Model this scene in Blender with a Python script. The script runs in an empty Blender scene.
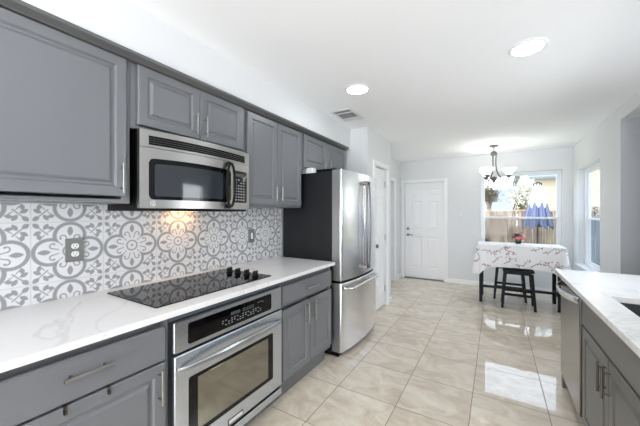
import bpy, bmesh, math, random
import numpy as np
from mathutils import Vector, Matrix
random.seed(7)
rng = np.random.default_rng(5)
S = bpy.context.scene
COL = S.collection

# ------------------------------------------------------------------ camera, world, exposure
cam_d = bpy.data.cameras.new('camera')
cam_d.sensor_width = 36.0
cam_d.lens = 290.0 / 640.0 * 36.0
cam_d.clip_start = 0.02
cam_d.clip_end = 200
cam = bpy.data.objects.new('camera', cam_d)
COL.objects.link(cam)
cam.location = (0, 0, 1.36)
cam.rotation_euler = (math.radians(90), 0, math.atan((495.5 - 320) / 290.0))
S.camera = cam

world = bpy.data.worlds.new('world')
S.world = world
world.use_nodes = True
wn = world.node_tree.nodes
wl = world.node_tree.links
wn.clear()
w_out = wn.new('ShaderNodeOutputWorld')
w_bg = wn.new('ShaderNodeBackground')
w_tc = wn.new('ShaderNodeTexCoord')
w_sep = wn.new('ShaderNodeSeparateXYZ')
w_ramp = wn.new('ShaderNodeValToRGB')
w_ramp.color_ramp.elements[0].position = 0.0
w_ramp.color_ramp.elements[0].color = (0.93, 0.96, 1.0, 1)
w_ramp.color_ramp.elements[1].position = 0.7
w_ramp.color_ramp.elements[1].color = (0.62, 0.78, 1.0, 1)
wl.new(w_tc.outputs['Generated'], w_sep.inputs[0])
wl.new(w_sep.outputs['Z'], w_ramp.inputs[0])
wl.new(w_ramp.outputs[0], w_bg.inputs[0])
w_bg.inputs[1].default_value = 2.2
wl.new(w_bg.outputs[0], w_out.inputs[0])

sun_d = bpy.data.lights.new('sun', 'SUN')
sun_d.energy = 0.8
sun_d.angle = math.radians(2)
sun_d.color = (1.0, 0.96, 0.9)
sun = bpy.data.objects.new('sun', sun_d)
COL.objects.link(sun)
sun.location = (-6, -6, 12)
sun.rotation_euler = (math.radians(35), math.radians(-38), 0)

def area(name, loc, rot, sx, sy, power, color=(1, 1, 1)):
    d_ = bpy.data.lights.new(name, 'AREA'); d_.shape = 'RECTANGLE'; d_.size = sx; d_.size_y = sy
    d_.energy = power; d_.color = color
    o_ = bpy.data.objects.new(name, d_); COL.objects.link(o_)
    o_.location = loc; o_.rotation_euler = [math.radians(a) for a in rot]
    return o_
# added fill lights, standing in for daylight from behind and from the sink window
area('fill_behind_camera', (-0.15, -2.80, 1.05), (124, 0, 0), 2.1, 2.0, 72, (0.97, 0.98, 1.0))
area('fill_sink_window', (1.75, 2.50, 1.60), (86, 0, 90), 1.6, 1.3, 25, (0.93, 0.97, 1.0))

LAMP_STRENGTH = 27.0
CHANDELIER_STRENGTH = 6.0
S.view_settings.view_transform = 'Standard'
S.view_settings.look = 'None'
S.view_settings.exposure = 0.90
S.view_settings.gamma = 1.0
S.view_settings.use_curve_mapping = False
S.render.engine = 'CYCLES'
S.cycles.use_denoising = True
S.cycles.max_bounces = 14
S.cycles.diffuse_bounces = 9
S.cycles.glossy_bounces = 5
S.cycles.transmission_bounces = 8
S.cycles.transparent_max_bounces = 16
S.cycles.sample_clamp_indirect = 6.0
S.cycles.caustics_reflective = False
S.cycles.caustics_refractive = False
S.cycles.blur_glossy = 0.5

# ------------------------------------------------------------------ materials
def lin(c):
    r = []
    for v in c:
        v = v / 255.0
        r.append(v / 12.92 if v <= 0.04045 else ((v + 0.055) / 1.055) ** 2.4)
    return (r[0], r[1], r[2], 1.0)

def mat(name, rgb, rough=0.5, metal=0.0, spec=0.5, coat=0.0, emit=None, noise=None, bump=None, alpha=None):
    m = bpy.data.materials.new(name)
    m.use_nodes = True
    nt = m.node_tree
    b = nt.nodes['Principled BSDF']
    b.inputs['Base Color'].default_value = lin(rgb)
    b.inputs['Roughness'].default_value = rough
    b.inputs['Metallic'].default_value = metal
    b.inputs['Specular IOR Level'].default_value = spec
    b.inputs['Coat Weight'].default_value = coat
    b.inputs['Coat Roughness'].default_value = 0.05
    if emit:
        b.inputs['Emission Color'].default_value = lin(emit[0])
        b.inputs['Emission Strength'].default_value = emit[1]
    geo = None
    if noise or bump:
        geo = nt.nodes.new('ShaderNodeNewGeometry')
    if noise:                                    # (second colour, scale, (sx,sy,sz))
        mp = nt.nodes.new('ShaderNodeMapping')
        mp.inputs['Scale'].default_value = noise[2]
        nt.links.new(geo.outputs['Position'], mp.inputs[0])
        nz = nt.nodes.new('ShaderNodeTexNoise')
        nz.inputs['Scale'].default_value = noise[1]
        nz.inputs['Detail'].default_value = 5
        nt.links.new(mp.outputs[0], nz.inputs['Vector'])
        rp = nt.nodes.new('ShaderNodeValToRGB')
        rp.color_ramp.elements[0].position = 0.35
        rp.color_ramp.elements[0].color = lin(rgb)
        rp.color_ramp.elements[1].position = 0.68
        rp.color_ramp.elements[1].color = lin(noise[0])
        nt.links.new(nz.outputs['Fac'], rp.inputs[0])
        nt.links.new(rp.outputs[0], b.inputs['Base Color'])
    if bump:                                     # (scale, strength, (sx,sy,sz))
        mp2 = nt.nodes.new('ShaderNodeMapping')
        mp2.inputs['Scale'].default_value = bump[2]
        nt.links.new(geo.outputs['Position'], mp2.inputs[0])
        nb = nt.nodes.new('ShaderNodeTexNoise')
        nb.inputs['Scale'].default_value = bump[0]
        nb.inputs['Detail'].default_value = 3
        nt.links.new(mp2.outputs[0], nb.inputs['Vector'])
        bp = nt.nodes.new('ShaderNodeBump')
        bp.inputs['Strength'].default_value = bump[1]
        bp.inputs['Distance'].default_value = 0.002
        nt.links.new(nb.outputs['Fac'], bp.inputs['Height'])
        nt.links.new(bp.outputs[0], b.inputs['Normal'])
    return m

M = {}
M['ceiling'] = mat('ceiling_paint', (249, 250, 252), 0.9, spec=0.1, bump=(60, 0.25, (1, 1, 1)))
M['wall'] = mat('wall_paint', (226, 228, 230), 0.75, spec=0.2, bump=(80, 0.15, (1, 1, 1)))
M['wall_shade'] = mat('shaded_wall_grey', (186, 189, 193), 0.75, spec=0.2, bump=(80, 0.15, (1, 1, 1)))  # wall colour darkened to stand in for shade in the side room
M['trim'] = mat('white_trim_paint', (242, 243, 244), 0.35)
M['door'] = mat('white_door_paint', (243, 244, 246), 0.4)
M['cab'] = mat('grey_cabinet_paint', (110, 112, 116), 0.33, spec=0.5, bump=(30, 0.06, (1, 1, 1)))
M['cab_dark'] = mat('cabinet_frame_shadow_grey', (84, 90, 98), 0.4)
M['cab_r'] = mat('warm_grey_cabinet_paint', (96, 95, 92), 0.34, bump=(30, 0.06, (1, 1, 1)))
M['crown'] = mat('crown_moulding_grey', (92, 93, 92), 0.4)
M['nickel'] = mat('brushed_nickel', (158, 156, 152), 0.3, 1.0)
M['dark_nickel'] = mat('dark_nickel', (104, 101, 97), 0.3, 1.0)
M['fridge_handle'] = mat('fridge_handle_steel', (112, 114, 117), 0.34, 1.0)
M['lamp_metal'] = mat('satin_grey_metal', (96, 95, 94), 0.5, 0.2)
M['steel_handle'] = mat('oven_handle_steel', (182, 186, 190), 0.22, 1.0)
M['chrome'] = mat('polished_steel', (222, 224, 226), 0.14, 1.0)
M['steel'] = mat('brushed_stainless', (205, 212, 222), 0.27, 1.0, bump=(9, 0.05, (6, 1, 60)))
M['steel_v'] = mat('fridge_stainless', (233, 235, 238), 0.24, 1.0, bump=(3, 0.04, (3, 5, 0.5)))
M['steel_dw'] = mat('dishwasher_stainless', (170, 167, 163), 0.25, 1.0, bump=(9, 0.05, (6, 60, 1)))
M['steel_micro'] = mat('microwave_stainless', (172, 171, 168), 0.3, 1.0, bump=(9, 0.05, (1, 1, 60)))
M['steel_edge'] = mat('fridge_door_edge_grey', (150, 151, 150), 0.4, 0.8)
M['fridge_side'] = mat('fridge_side_charcoal', (24, 26, 29), 0.5, spec=0.3, bump=(300, 0.2, (1, 1, 1)))
M['black'] = mat('black_plastic', (7, 7, 8), 0.4, spec=0.18)
M['black_gloss'] = mat('black_glass', (7, 7, 9), 0.05, spec=0.3)
M['cooktop'] = mat('cooktop_glass', (10, 10, 12), 0.035, spec=0.33)
M['dark_win'] = mat('microwave_door_glass', (44, 48, 54), 0.06, spec=0.55)
M['oven_glass'] = mat('oven_door_glass', (140, 141, 124), 0.06, 0.75, noise=((132, 124, 118), 4, (1, 1, 1)))
M['mark'] = mat('panel_marking', (150, 155, 160), 0.5)
M['led'] = mat('display_grey', (60, 70, 72), 0.2)
M['outlet'] = mat('outlet_plate_grey', (128, 129, 126), 0.35, 0.3)
M['outlet_white'] = mat('outlet_face_white', (238, 238, 234), 0.4)
M['slot'] = mat('dark_slot', (25, 25, 25), 0.6)
M['gap'] = mat('dark_gap', (22, 24, 27), 0.7)
M['sink'] = mat('dark_sink_composite', (62, 64, 68), 0.35)
M['vinyl'] = mat('white_vinyl', (240, 243, 246), 0.35)
M['black_wood'] = mat('black_painted_wood', (12, 14, 18), 0.5, spec=0.2)
M['shade'] = mat('frosted_white_shade', (250, 248, 244), 0.4, emit=((255, 250, 240), CHANDELIER_STRENGTH * 0.10))
M['lamp'] = mat('lit_lamp_lens', (255, 255, 255), 0.5, emit=((243, 248, 255), LAMP_STRENGTH))
M['bulb'] = mat('lit_bulb', (255, 252, 245), 0.5, emit=((255, 250, 240), CHANDELIER_STRENGTH * 0.6))
M['hood_lamp'] = mat('lit_hood_lens', (255, 220, 170), 0.5, emit=((255, 196, 130), 8.0))
M['white_plastic'] = mat('white_plastic', (235, 236, 238), 0.4)
M['vent'] = mat('vent_white_metal', (225, 226, 226), 0.45)
M['vent_dark'] = mat('vent_dark_gap', (48, 48, 50), 0.8)
M['badge'] = mat('badge_silver', (225, 226, 226), 0.4, 0.2)
M['leaf'] = mat('green_leaves', (52, 74, 44), 0.6)
M['rose'] = mat('pink_red_petals', (214, 72, 92), 0.6, noise=((240, 150, 160), 40, (1, 1, 1)))
M['plum'] = mat('dark_plum_petals', (92, 50, 74), 0.6)
M['fence'] = mat('weathered_fence_wood', (92, 74, 62), 0.85, noise=((186, 168, 150), 3.0, (7, 7, 0.4)))
M['fence_rail'] = mat('pale_fence_rail', (190, 165, 140), 0.85)
M['blue_fence'] = mat('blue_grey_fence', (96, 116, 138), 0.8, noise=((120, 134, 150), 2.5, (4, 4, 0.5)))
M['grass'] = mat('dry_lawn', (176, 170, 120), 0.95, noise=((150, 156, 96), 3, (1, 1, 1)))
M['roof'] = mat('pale_shingle_roof', (136, 142, 150), 0.9, noise=((146, 152, 160), 12, (1, 1, 1)))
M['brick_red'] = mat('red_brick', (160, 86, 76), 0.9)
M['siding'] = mat('cream_siding', (220, 212, 198), 0.9)
M['bark'] = mat('bark', (128, 112, 98), 0.9)
M['pale_leaf'] = mat('pale_spring_leaves', (206, 204, 190), 0.9)
M['brown_leaf'] = mat('brown_green_leaves', (112, 104, 84), 0.9)
M['hedge'] = mat('dark_hedge_leaves', (50, 56, 50), 0.9)
M['pole_dark'] = mat('umbrella_pole_dark', (50, 46, 46), 0.4)
M['stone'] = mat('quartz_white', (234, 233, 231), 0.16)
M['ground_room'] = mat('outside_ground', (150, 148, 140), 0.95)

def brick_mat(name, c1, c2, mortar, sc):
    m = bpy.data.materials.new(name)
    m.use_nodes = True
    nt = m.node_tree
    b = nt.nodes['Principled BSDF']
    b.inputs['Roughness'].default_value = 0.9
    g = nt.nodes.new('ShaderNodeNewGeometry')
    sp = nt.nodes.new('ShaderNodeSeparateXYZ')
    cb = nt.nodes.new('ShaderNodeCombineXYZ')
    br = nt.nodes.new('ShaderNodeTexBrick')
    nt.links.new(g.outputs['Position'], sp.inputs[0])
    ad = nt.nodes.new('ShaderNodeMath')
    nt.links.new(sp.outputs['X'], ad.inputs[0])
    nt.links.new(sp.outputs['Y'], ad.inputs[1])
    nt.links.new(ad.outputs[0], cb.inputs[0])
    nt.links.new(sp.outputs['Z'], cb.inputs[1])
    nt.links.new(cb.outputs[0], br.inputs['Vector'])
    br.inputs['Color1'].default_value = lin(c1)
    br.inputs['Color2'].default_value = lin(c2)
    br.inputs['Mortar'].default_value = lin(mortar)
    br.inputs['Scale'].default_value = sc
    nt.links.new(br.outputs[0], b.inputs['Base Color'])
    return m
M['brick_tan'] = brick_mat('tan_brick', (206, 184, 160), (186, 160, 138), (222, 214, 204), 3.6)
M['brick_red'] = brick_mat('red_brick', (176, 92, 78), (150, 78, 68), (190, 160, 150), 3.6)

def attr_mat(name, rough=0.5, spec=0.5, sheen=0.0):
    m = bpy.data.materials.new(name)
    m.use_nodes = True
    nt = m.node_tree
    b = nt.nodes['Principled BSDF']
    a = nt.nodes.new('ShaderNodeAttribute')
    a.attribute_name = 'print'
    nt.links.new(a.outputs['Color'], b.inputs['Base Color'])
    b.inputs['Roughness'].default_value = rough
    b.inputs['Specular IOR Level'].default_value = spec
    b.inputs['Sheen Weight'].default_value = sheen
    return m
M['tile_print'] = attr_mat('patterned_cement_tile', 0.32)
M['cloth_print'] = attr_mat('floral_cloth', 0.8, 0.2, 0.2)
M['umbrella_print'] = attr_mat('umbrella_canopy', 0.8, 0.2)

def quartz():
    m = bpy.data.materials.new('veined_white_quartz')
    m.use_nodes = True
    nt = m.node_tree
    L = nt.links
    b = nt.nodes['Principled BSDF']
    b.inputs['Roughness'].default_value = 0.17
    g = nt.nodes.new('ShaderNodeNewGeometry')
    n1 = nt.nodes.new('ShaderNodeTexNoise')
    n1.inputs['Scale'].default_value = 2.1
    n1.inputs['Detail'].default_value = 6
    n1.inputs['Distortion'].default_value = 0.8
    L.new(g.outputs['Position'], n1.inputs['Vector'])
    s = nt.nodes.new('ShaderNodeMath'); s.operation = 'SUBTRACT'; s.inputs[1].default_value = 0.5
    a = nt.nodes.new('ShaderNodeMath'); a.operation = 'ABSOLUTE'
    L.new(n1.outputs['Fac'], s.inputs[0]); L.new(s.outputs[0], a.inputs[0])
    r = nt.nodes.new('ShaderNodeValToRGB')
    r.color_ramp.elements[0].position = 0.0
    r.color_ramp.elements[0].color = lin((219, 217, 215))
    r.color_ramp.elements[1].position = 0.02
    r.color_ramp.elements[1].color = lin((231, 230, 229))
    L.new(a.outputs[0], r.inputs[0])
    n2 = nt.nodes.new('ShaderNodeTexNoise')
    n2.inputs['Scale'].default_value = 90
    L.new(g.outputs['Position'], n2.inputs['Vector'])
    mx = nt.nodes.new('ShaderNodeMixRGB'); mx.blend_type = 'MULTIPLY'; mx.inputs[0].default_value = 0.06
    L.new(r.outputs[0], mx.inputs[1]); L.new(n2.outputs['Color'], mx.inputs[2])
    L.new(mx.outputs[0], b.inputs['Base Color'])
    return m
M['quartz'] = quartz()

def floor_mat():
    m = bpy.data.materials.new('beige_marble_floor_tile')
    m.use_nodes = True
    nt = m.node_tree
    L = nt.links
    b = nt.nodes['Principled BSDF']
    g = nt.nodes.new('ShaderNodeNewGeometry')
    sp = nt.nodes.new('ShaderNodeSeparateXYZ')
    L.new(g.outputs['Position'], sp.inputs[0])
    T = 0.4557
    def math_(op, x, y=None):
        n = nt.nodes.new('ShaderNodeMath'); n.operation = op
        for i, q in enumerate((x, y)):
            if q is None: continue
            if isinstance(q, (int, float)): n.inputs[i].default_value = q
            else: L.new(q, n.inputs[i])
        return n.outputs[0]
    ux = math_('DIVIDE', math_('ADD', sp.outputs['X'], 0.603 + T * 20), T)
    uy = math_('DIVIDE', math_('ADD', sp.outputs['Y'], -2.480 + T * 20), T)
    fx, fy = math_('FRACT', ux), math_('FRACT', uy)
    ex = math_('MINIMUM', fx, math_('SUBTRACT', 1.0, fx))
    ey = math_('MINIMUM', fy, math_('SUBTRACT', 1.0, fy))
    e = math_('MINIMUM', ex, ey)
    grout = math_('LESS_THAN', e, 0.0062)
    cb = nt.nodes.new('ShaderNodeCombineXYZ')
    L.new(math_('FLOOR', ux), cb.inputs[0]); L.new(math_('FLOOR', uy), cb.inputs[1])
    wn_ = nt.nodes.new('ShaderNodeTexWhiteNoise'); wn_.noise_dimensions = '2D'
    L.new(cb.outputs[0], wn_.inputs['Vector'])
    vm = nt.nodes.new('ShaderNodeVectorMath'); vm.operation = 'SCALE'; vm.inputs['Scale'].default_value = 7.0
    L.new(wn_.outputs['Color'], vm.inputs[0])
    va = nt.nodes.new('ShaderNodeVectorMath'); va.operation = 'ADD'
    L.new(g.outputs['Position'], va.inputs[0]); L.new(vm.outputs[0], va.inputs[1])
    mp = nt.nodes.new('ShaderNodeMapping'); mp.inputs['Rotation'].default_value = (0, 0, 0.7); mp.inputs['Scale'].default_value = (1.0, 1.5, 1.0)
    L.new(va.outputs[0], mp.inputs[0])
    n1 = nt.nodes.new('ShaderNodeTexNoise'); n1.inputs['Scale'].default_value = 4.2; n1.inputs['Detail'].default_value = 10; n1.inputs['Roughness'].default_value = 0.68; n1.inputs['Distortion'].default_value = 1.0
    L.new(mp.outputs[0], n1.inputs['Vector'])
    r = nt.nodes.new('ShaderNodeValToRGB')
    cr = r.color_ramp
    cr.elements[0].position = 0.30; cr.elements[0].color = lin((200, 184, 163))
    cr.elements[1].position = 0.72; cr.elements[1].color = lin((234, 226, 212))
    e2 = cr.elements.new(0.44); e2.color = lin((214, 201, 182))
    e3 = cr.elements.new(0.55); e3.color = lin((225, 214, 197))
    L.new(n1.outputs['Fac'], r.inputs[0])
    mx = nt.nodes.new('ShaderNodeMixRGB'); mx.inputs[2].default_value = lin((138, 122, 104))
    L.new(grout, mx.inputs[0]); L.new(r.outputs[0], mx.inputs[1])
    L.new(mx.outputs[0], b.inputs['Base Color'])
    rr = math_('ADD', 0.03, math_('MULTIPLY', grout, 0.5))
    L.new(rr, b.inputs['Roughness'])
    b.inputs['Specular IOR Level'].default_value = 0.6
    bp = nt.nodes.new('ShaderNodeBump'); bp.inputs['Strength'].default_value = 0.25; bp.inputs['Distance'].default_value = 0.002
    L.new(math_('SUBTRACT', 1.0, grout), bp.inputs['Height'])
    L.new(bp.outputs[0], b.inputs['Normal'])
    return m
M['floor'] = floor_mat()

def glass_mat(name, tint=(255, 255, 255)):
    m = bpy.data.materials.new(name)
    m.use_nodes = True
    nt = m.node_tree
    nt.nodes.clear()
    o = nt.nodes.new('ShaderNodeOutputMaterial')
    t = nt.nodes.new('ShaderNodeBsdfTransparent'); t.inputs[0].default_value = lin(tint)
    g = nt.nodes.new('ShaderNodeBsdfGlossy'); g.inputs['Roughness'].default_value = 0.01
    gg = nt.nodes.new('ShaderNodeNewGeometry')
    dt = nt.nodes.new('ShaderNodeVectorMath'); dt.operation = 'DOT_PRODUCT'
    nt.links.new(gg.outputs['Normal'], dt.inputs[0]); nt.links.new(gg.outputs['Incoming'], dt.inputs[1])
    def mm(op, a_, b_=None):
        q_ = nt.nodes.new('ShaderNodeMath'); q_.operation = op
        for i_, v_ in enumerate((a_, b_)):
            if v_ is None: continue
            if isinstance(v_, (int, float)): q_.inputs[i_].default_value = v_
            else: nt.links.new(v_, q_.inputs[i_])
        return q_.outputs[0]
    f_out = mm('ADD', 0.012, mm('MULTIPLY', 0.8, mm('POWER', mm('SUBTRACT', 1.0, mm('ABSOLUTE', dt.outputs['Value'])), 5.0)))
    x = nt.nodes.new('ShaderNodeMixShader')
    nt.links.new(f_out, x.inputs[0]); nt.links.new(t.outputs[0], x.inputs[1]); nt.links.new(g.outputs[0], x.inputs[2])
    nt.links.new(x.outputs[0], o.inputs[0])
    return m
M['glass'] = glass_mat('window_glass')
M['vase_glass'] = glass_mat('vase_glass', (190, 205, 200))

def screen_mat():
    m = bpy.data.materials.new('insect_screen')
    m.use_nodes = True
    nt = m.node_tree
    nt.nodes.clear()
    o = nt.nodes.new('ShaderNodeOutputMaterial')
    t = nt.nodes.new('ShaderNodeBsdfTransparent')
    d = nt.nodes.new('ShaderNodeBsdfDiffuse'); d.inputs[0].default_value = lin((70, 72, 76))
    x = nt.nodes.new('ShaderNodeMixShader'); x.inputs[0].default_value = 0.42
    nt.links.new(t.outputs[0], x.inputs[1]); nt.links.new(d.outputs[0], x.inputs[2])
    nt.links.new(x.outputs[0], o.inputs[0])
    return m
M['screen'] = screen_mat()

# ------------------------------------------------------------------ mesh helpers
class MB:
    def __init__(s):
        s.v = []; s.f = []
    def add(s, vs, fs):
        k = len(s.v)
        s.v += [tuple(p) for p in vs]
        s.f += [tuple(i + k for i in f) for f in fs]
        return s
    def box(s, x0, x1, y0, y1, z0, z1):
        v = [(x, y, z) for x in (x0, x1) for y in (y0, y1) for z in (z0, z1)]
        return s.add(v, [(0, 1, 3, 2), (4, 6, 7, 5), (0, 4, 5, 1), (2, 3, 7, 6), (0, 2, 6, 4), (1, 5, 7, 3)])
    def beam(s, p, q, w, d, w2=None, d2=None, up=(0, 0, 1)):
        p = Vector(p); q = Vector(q)
        t = (q - p).normalized()
        a = t.cross(Vector(up))
        if a.length < 1e-3: a = t.cross(Vector((0, 1, 0)))
        a.normalize(); b = a.cross(t).normalized()
        w2 = w if w2 is None else w2; d2 = d if d2 is None else d2
        vs = []
        for c, ww, dd in ((p, w, d), (q, w2, d2)):
            for i, j in ((-1, -1), (1, -1), (1, 1), (-1, 1)):
                vs.append(c + a * (i * ww / 2) + b * (j * dd / 2))
        return s.add(vs, [(0, 1, 2, 3), (7, 6, 5, 4), (0, 4, 5, 1), (1, 5, 6, 2), (2, 6, 7, 3), (3, 7, 4, 0)])
    def tube(s, pts, r, n=10, closed=False, rb=None):
        pts = [Vector(p) for p in pts]
        N = len(pts)
        rs = r if isinstance(r, (list, tuple)) else [r] * N
        prev = None
        rings = []
        for i in range(N):
            if closed: t = pts[(i + 1) % N] - pts[i - 1]
            else: t = pts[min(i + 1, N - 1)] - pts[max(i - 1, 0)]
            t.normalize()
            if prev is None:
                a = t.cross(Vector((0, 0, 1)))
                if a.length < 1e-2: a = t.cross(Vector((0, 1, 0)))
            else:
                a = prev - t * prev.dot(t)
            a.normalize(); prev = a.copy()
            b = t.cross(a).normalized()
            ra = rs[i]; rbb = ra if rb is None else rb * ra / rs[0]
            rings.append([pts[i] + a * (ra * math.cos(2 * math.pi * k / n)) + b * (rbb * math.sin(2 * math.pi * k / n)) for k in range(n)])
        vs = [p for rg in rings for p in rg]
        fs = []
        M_ = N if closed else N - 1
        for i in range(M_):
            j = (i + 1) % N
            for k in range(n):
                fs.append((i * n + k, i * n + (k + 1) % n, j * n + (k + 1) % n, j * n + k))
        if not closed:
            fs.append(tuple(range(n)))
            fs.append(tuple(range((N - 1) * n, N * n)))
        return s.add(vs, fs)
    def lathe(s, prof, c, n=24, axis='z'):
        c = Vector(c)
        vs = []; fs = []
        for (r, h) in prof:
            for k in range(n):
                t = 2 * math.pi * k / n
                if axis == 'z': vs.append(c + Vector((r * math.cos(t), r * math.sin(t), h)))
                elif axis == 'x': vs.append(c + Vector((h, r * math.cos(t), r * math.sin(t))))
                else: vs.append(c + Vector((r * math.cos(t), h, r * math.sin(t))))
        for i in range(len(prof) - 1):
            for k in range(n):
                fs.append((i * n + k, i * n + (k + 1) % n, (i + 1) * n + (k + 1) % n, (i + 1) * n + k))
        if prof[0][0] > 1e-5: fs.append(tuple(range(n)))
        if prof[-1][0] > 1e-5: fs.append(tuple(range((len(prof) - 1) * n, len(prof) * n)))
        return s.add(vs, fs)
    def blob(s, c, r, seed=0, sq=(1, 1, 1), n=1, jit=0.15):
        bm = bmesh.new()
        bmesh.ops.create_icosphere(bm, subdivisions=n, radius=1)
        rr = random.Random(seed)
        vs = [(c[0] + v.co.x * r * sq[0] * (1 + jit * (rr.random() - .5) * 2), c[1] + v.co.y * r * sq[1] * (1 + jit * (rr.random() - .5) * 2), c[2] + v.co.z * r * sq[2] * (1 + jit * (rr.random() - .5) * 2)) for v in bm.verts]
        fs = [tuple(v.index for v in f.verts) for f in bm.faces]
        bm.free()
        return s.add(vs, fs)

def wloc(o):
    p = Vector(o.location)
    while o.parent:
        o = o.parent
        p = p + Vector(o.location)
    return p

def build(mb, name, m, parent=None, smooth=False, bevel=0, origin=None, seg=2, recalc=True):
    me = bpy.data.meshes.new(name)
    vs = mb.v
    if parent is None:
        if origin is None:
            a = np.array(vs)
            origin = ((a[:, 0].min() + a[:, 0].max()) / 2, (a[:, 1].min() + a[:, 1].max()) / 2, a[:, 2].min())
        off = Vector(origin)
    else:
        off = wloc(parent)
    me.from_pydata([(p[0] - off.x, p[1] - off.y, p[2] - off.z) for p in vs], [], mb.f)
    if recalc:
        bm = bmesh.new(); bm.from_mesh(me)
        bmesh.ops.remove_doubles(bm, verts=bm.verts, dist=1e-6)
        bmesh.ops.recalc_face_normals(bm, faces=bm.faces)
        bm.to_mesh(me); bm.free()
    me.materials.append(M[m] if isinstance(m, str) else m)
    o = bpy.data.objects.new(name, me)
    COL.objects.link(o)
    if parent is None: o.location = off
    else: o.parent = parent
    if smooth:
        me.shade_smooth()
        me.set_sharp_from_angle(angle=math.radians(38))
    if bevel:
        md = o.modifiers.new('bevel', 'BEVEL')
        md.width = bevel; md.segments = seg; md.limit_method = 'ANGLE'; md.angle_limit = math.radians(40)
        me.shade_smooth()
        me.set_sharp_from_angle(angle=math.radians(38))
        md.harden_normals = True
    return o

def tag(o, label=None, cat=None, group=None, kind=None):
    if label: o['label'] = label
    if cat: o['category'] = cat
    if group: o['group'] = group
    if kind: o['kind'] = kind
    return o

def thing(name, label, cat, loc, group=None):
    o = bpy.data.objects.new(name, None)
    o.empty_display_size = 0.1
    COL.objects.link(o)
    o.location = loc
    return tag(o, label, cat, group)

def copy_tree(o, parent=None):
    c = o.copy(); COL.objects.link(c)
    c.parent = parent
    for ch in list(o.children): copy_tree(ch, c)
    return c

def struct(mb, name, m, parent=None, **k):
    return tag(build(mb, name, m, parent, **k), kind='structure')

# maps (a = along, b = up, n = outwards) to the room
def fL(X): return lambda a, b, n: (X + n, a, b)        # faces +X
def fR(X): return lambda a, b, n: (X - n, a, b)        # faces -X
def fB(Y): return lambda a, b, n: (a, Y - n, b)        # faces -Y

CABP = [(0.0, 0.0), (0.002, -0.001), (0.009, -0.010), (0.020, -0.010), (0.030, -0.002), (0.034, -0.001)]
DOORP = [(0.0, 0.0), (0.012, -0.009), (0.02, -0.009), (0.045, -0.002)]
def paneled(mb, F, a0, a1, b0, b1, n0, n1, panels, prof, rnd=0.004):
    A = sorted({a0 + rnd, a1 - rnd} | {p[0] for p in panels} | {p[1] for p in panels})
    B = sorted({b0 + rnd, b1 - rnd} | {p[2] for p in panels} | {p[3] for p in panels})
    q = lambda pts: mb.add([F(*p) for p in pts], [tuple(range(len(pts)))])
    for i in range(len(A) - 1):
        for j in range(len(B) - 1):
            ca, cb = (A[i] + A[i + 1]) / 2, (B[j] + B[j + 1]) / 2
            if any(p[0] < ca < p[1] and p[2] < cb < p[3] for p in panels): continue
            q([(A[i], B[j], n1), (A[i + 1], B[j], n1), (A[i + 1], B[j + 1], n1), (A[i], B[j + 1], n1)])
    for p in panels:
        prev = None
        for (ins, dn) in prof:
            r = [(p[0] + ins, p[2] + ins, n1 + dn), (p[1] - ins, p[2] + ins, n1 + dn), (p[1] - ins, p[3] - ins, n1 + dn), (p[0] + ins, p[3] - ins, n1 + dn)]
            if prev:
                for k in range(4): q([prev[k], prev[(k + 1) % 4], r[(k + 1) % 4], r[k]])
            prev = r
        q(prev)
    r0 = [(a0 + rnd, b0 + rnd, n1), (a1 - rnd, b0 + rnd, n1), (a1 - rnd, b1 - rnd, n1), (a0 + rnd, b1 - rnd, n1)]
    r1 = [(a0, b0, n1 - rnd), (a1, b0, n1 - rnd), (a1, b1, n1 - rnd), (a0, b1, n1 - rnd)]
    r2 = [(a0, b0, n0), (a1, b0, n0), (a1, b1, n0), (a0, b1, n0)]
    for ra, rb in ((r0, r1), (r1, r2)):
        for k in range(4): q([ra[k], ra[(k + 1) % 4], rb[(k + 1) % 4], rb[k]])
    q(r2)
    return mb

def bar_handle(F, a, b, n, length, vertical, m, parent, r=0.006, stand=0.030):
    mb = MB(); h = length / 2
    pin = 0.68 * h
    if vertical:
        mb.tube([F(a, b - h, n + stand), F(a, b + h, n + stand)], r, 10)
        for s in (-1, 1): mb.tube([F(a, b + s * pin, n - 0.001), F(a, b + s * pin, n + stand)], r * 0.8, 8)
    else:
        mb.tube([F(a - h, b, n + stand), F(a + h, b, n + stand)], r, 10)
        for s in (-1, 1): mb.tube([F(a + s * pin, b, n - 0.001), F(a + s * pin, b, n + stand)], r * 0.8, 8)
    return build(mb, 'handle', m, parent, smooth=True)

def cab_door(F, a0, a1, b0, b1, parent, m, fr=0.050, n1=0.02):
    mb = MB()
    paneled(mb, F, a0, a1, b0, b1, 0.0005, n1, [(a0 + fr, a1 - fr, b0 + fr, b1 - fr)], CABP)
    return build(mb, 'door', m, parent)

# ------------------------------------------------------------------ structure
XL, XR, YB, YF, H = -1.94, 1.08, 6.17, -2.6, 2.44

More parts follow.
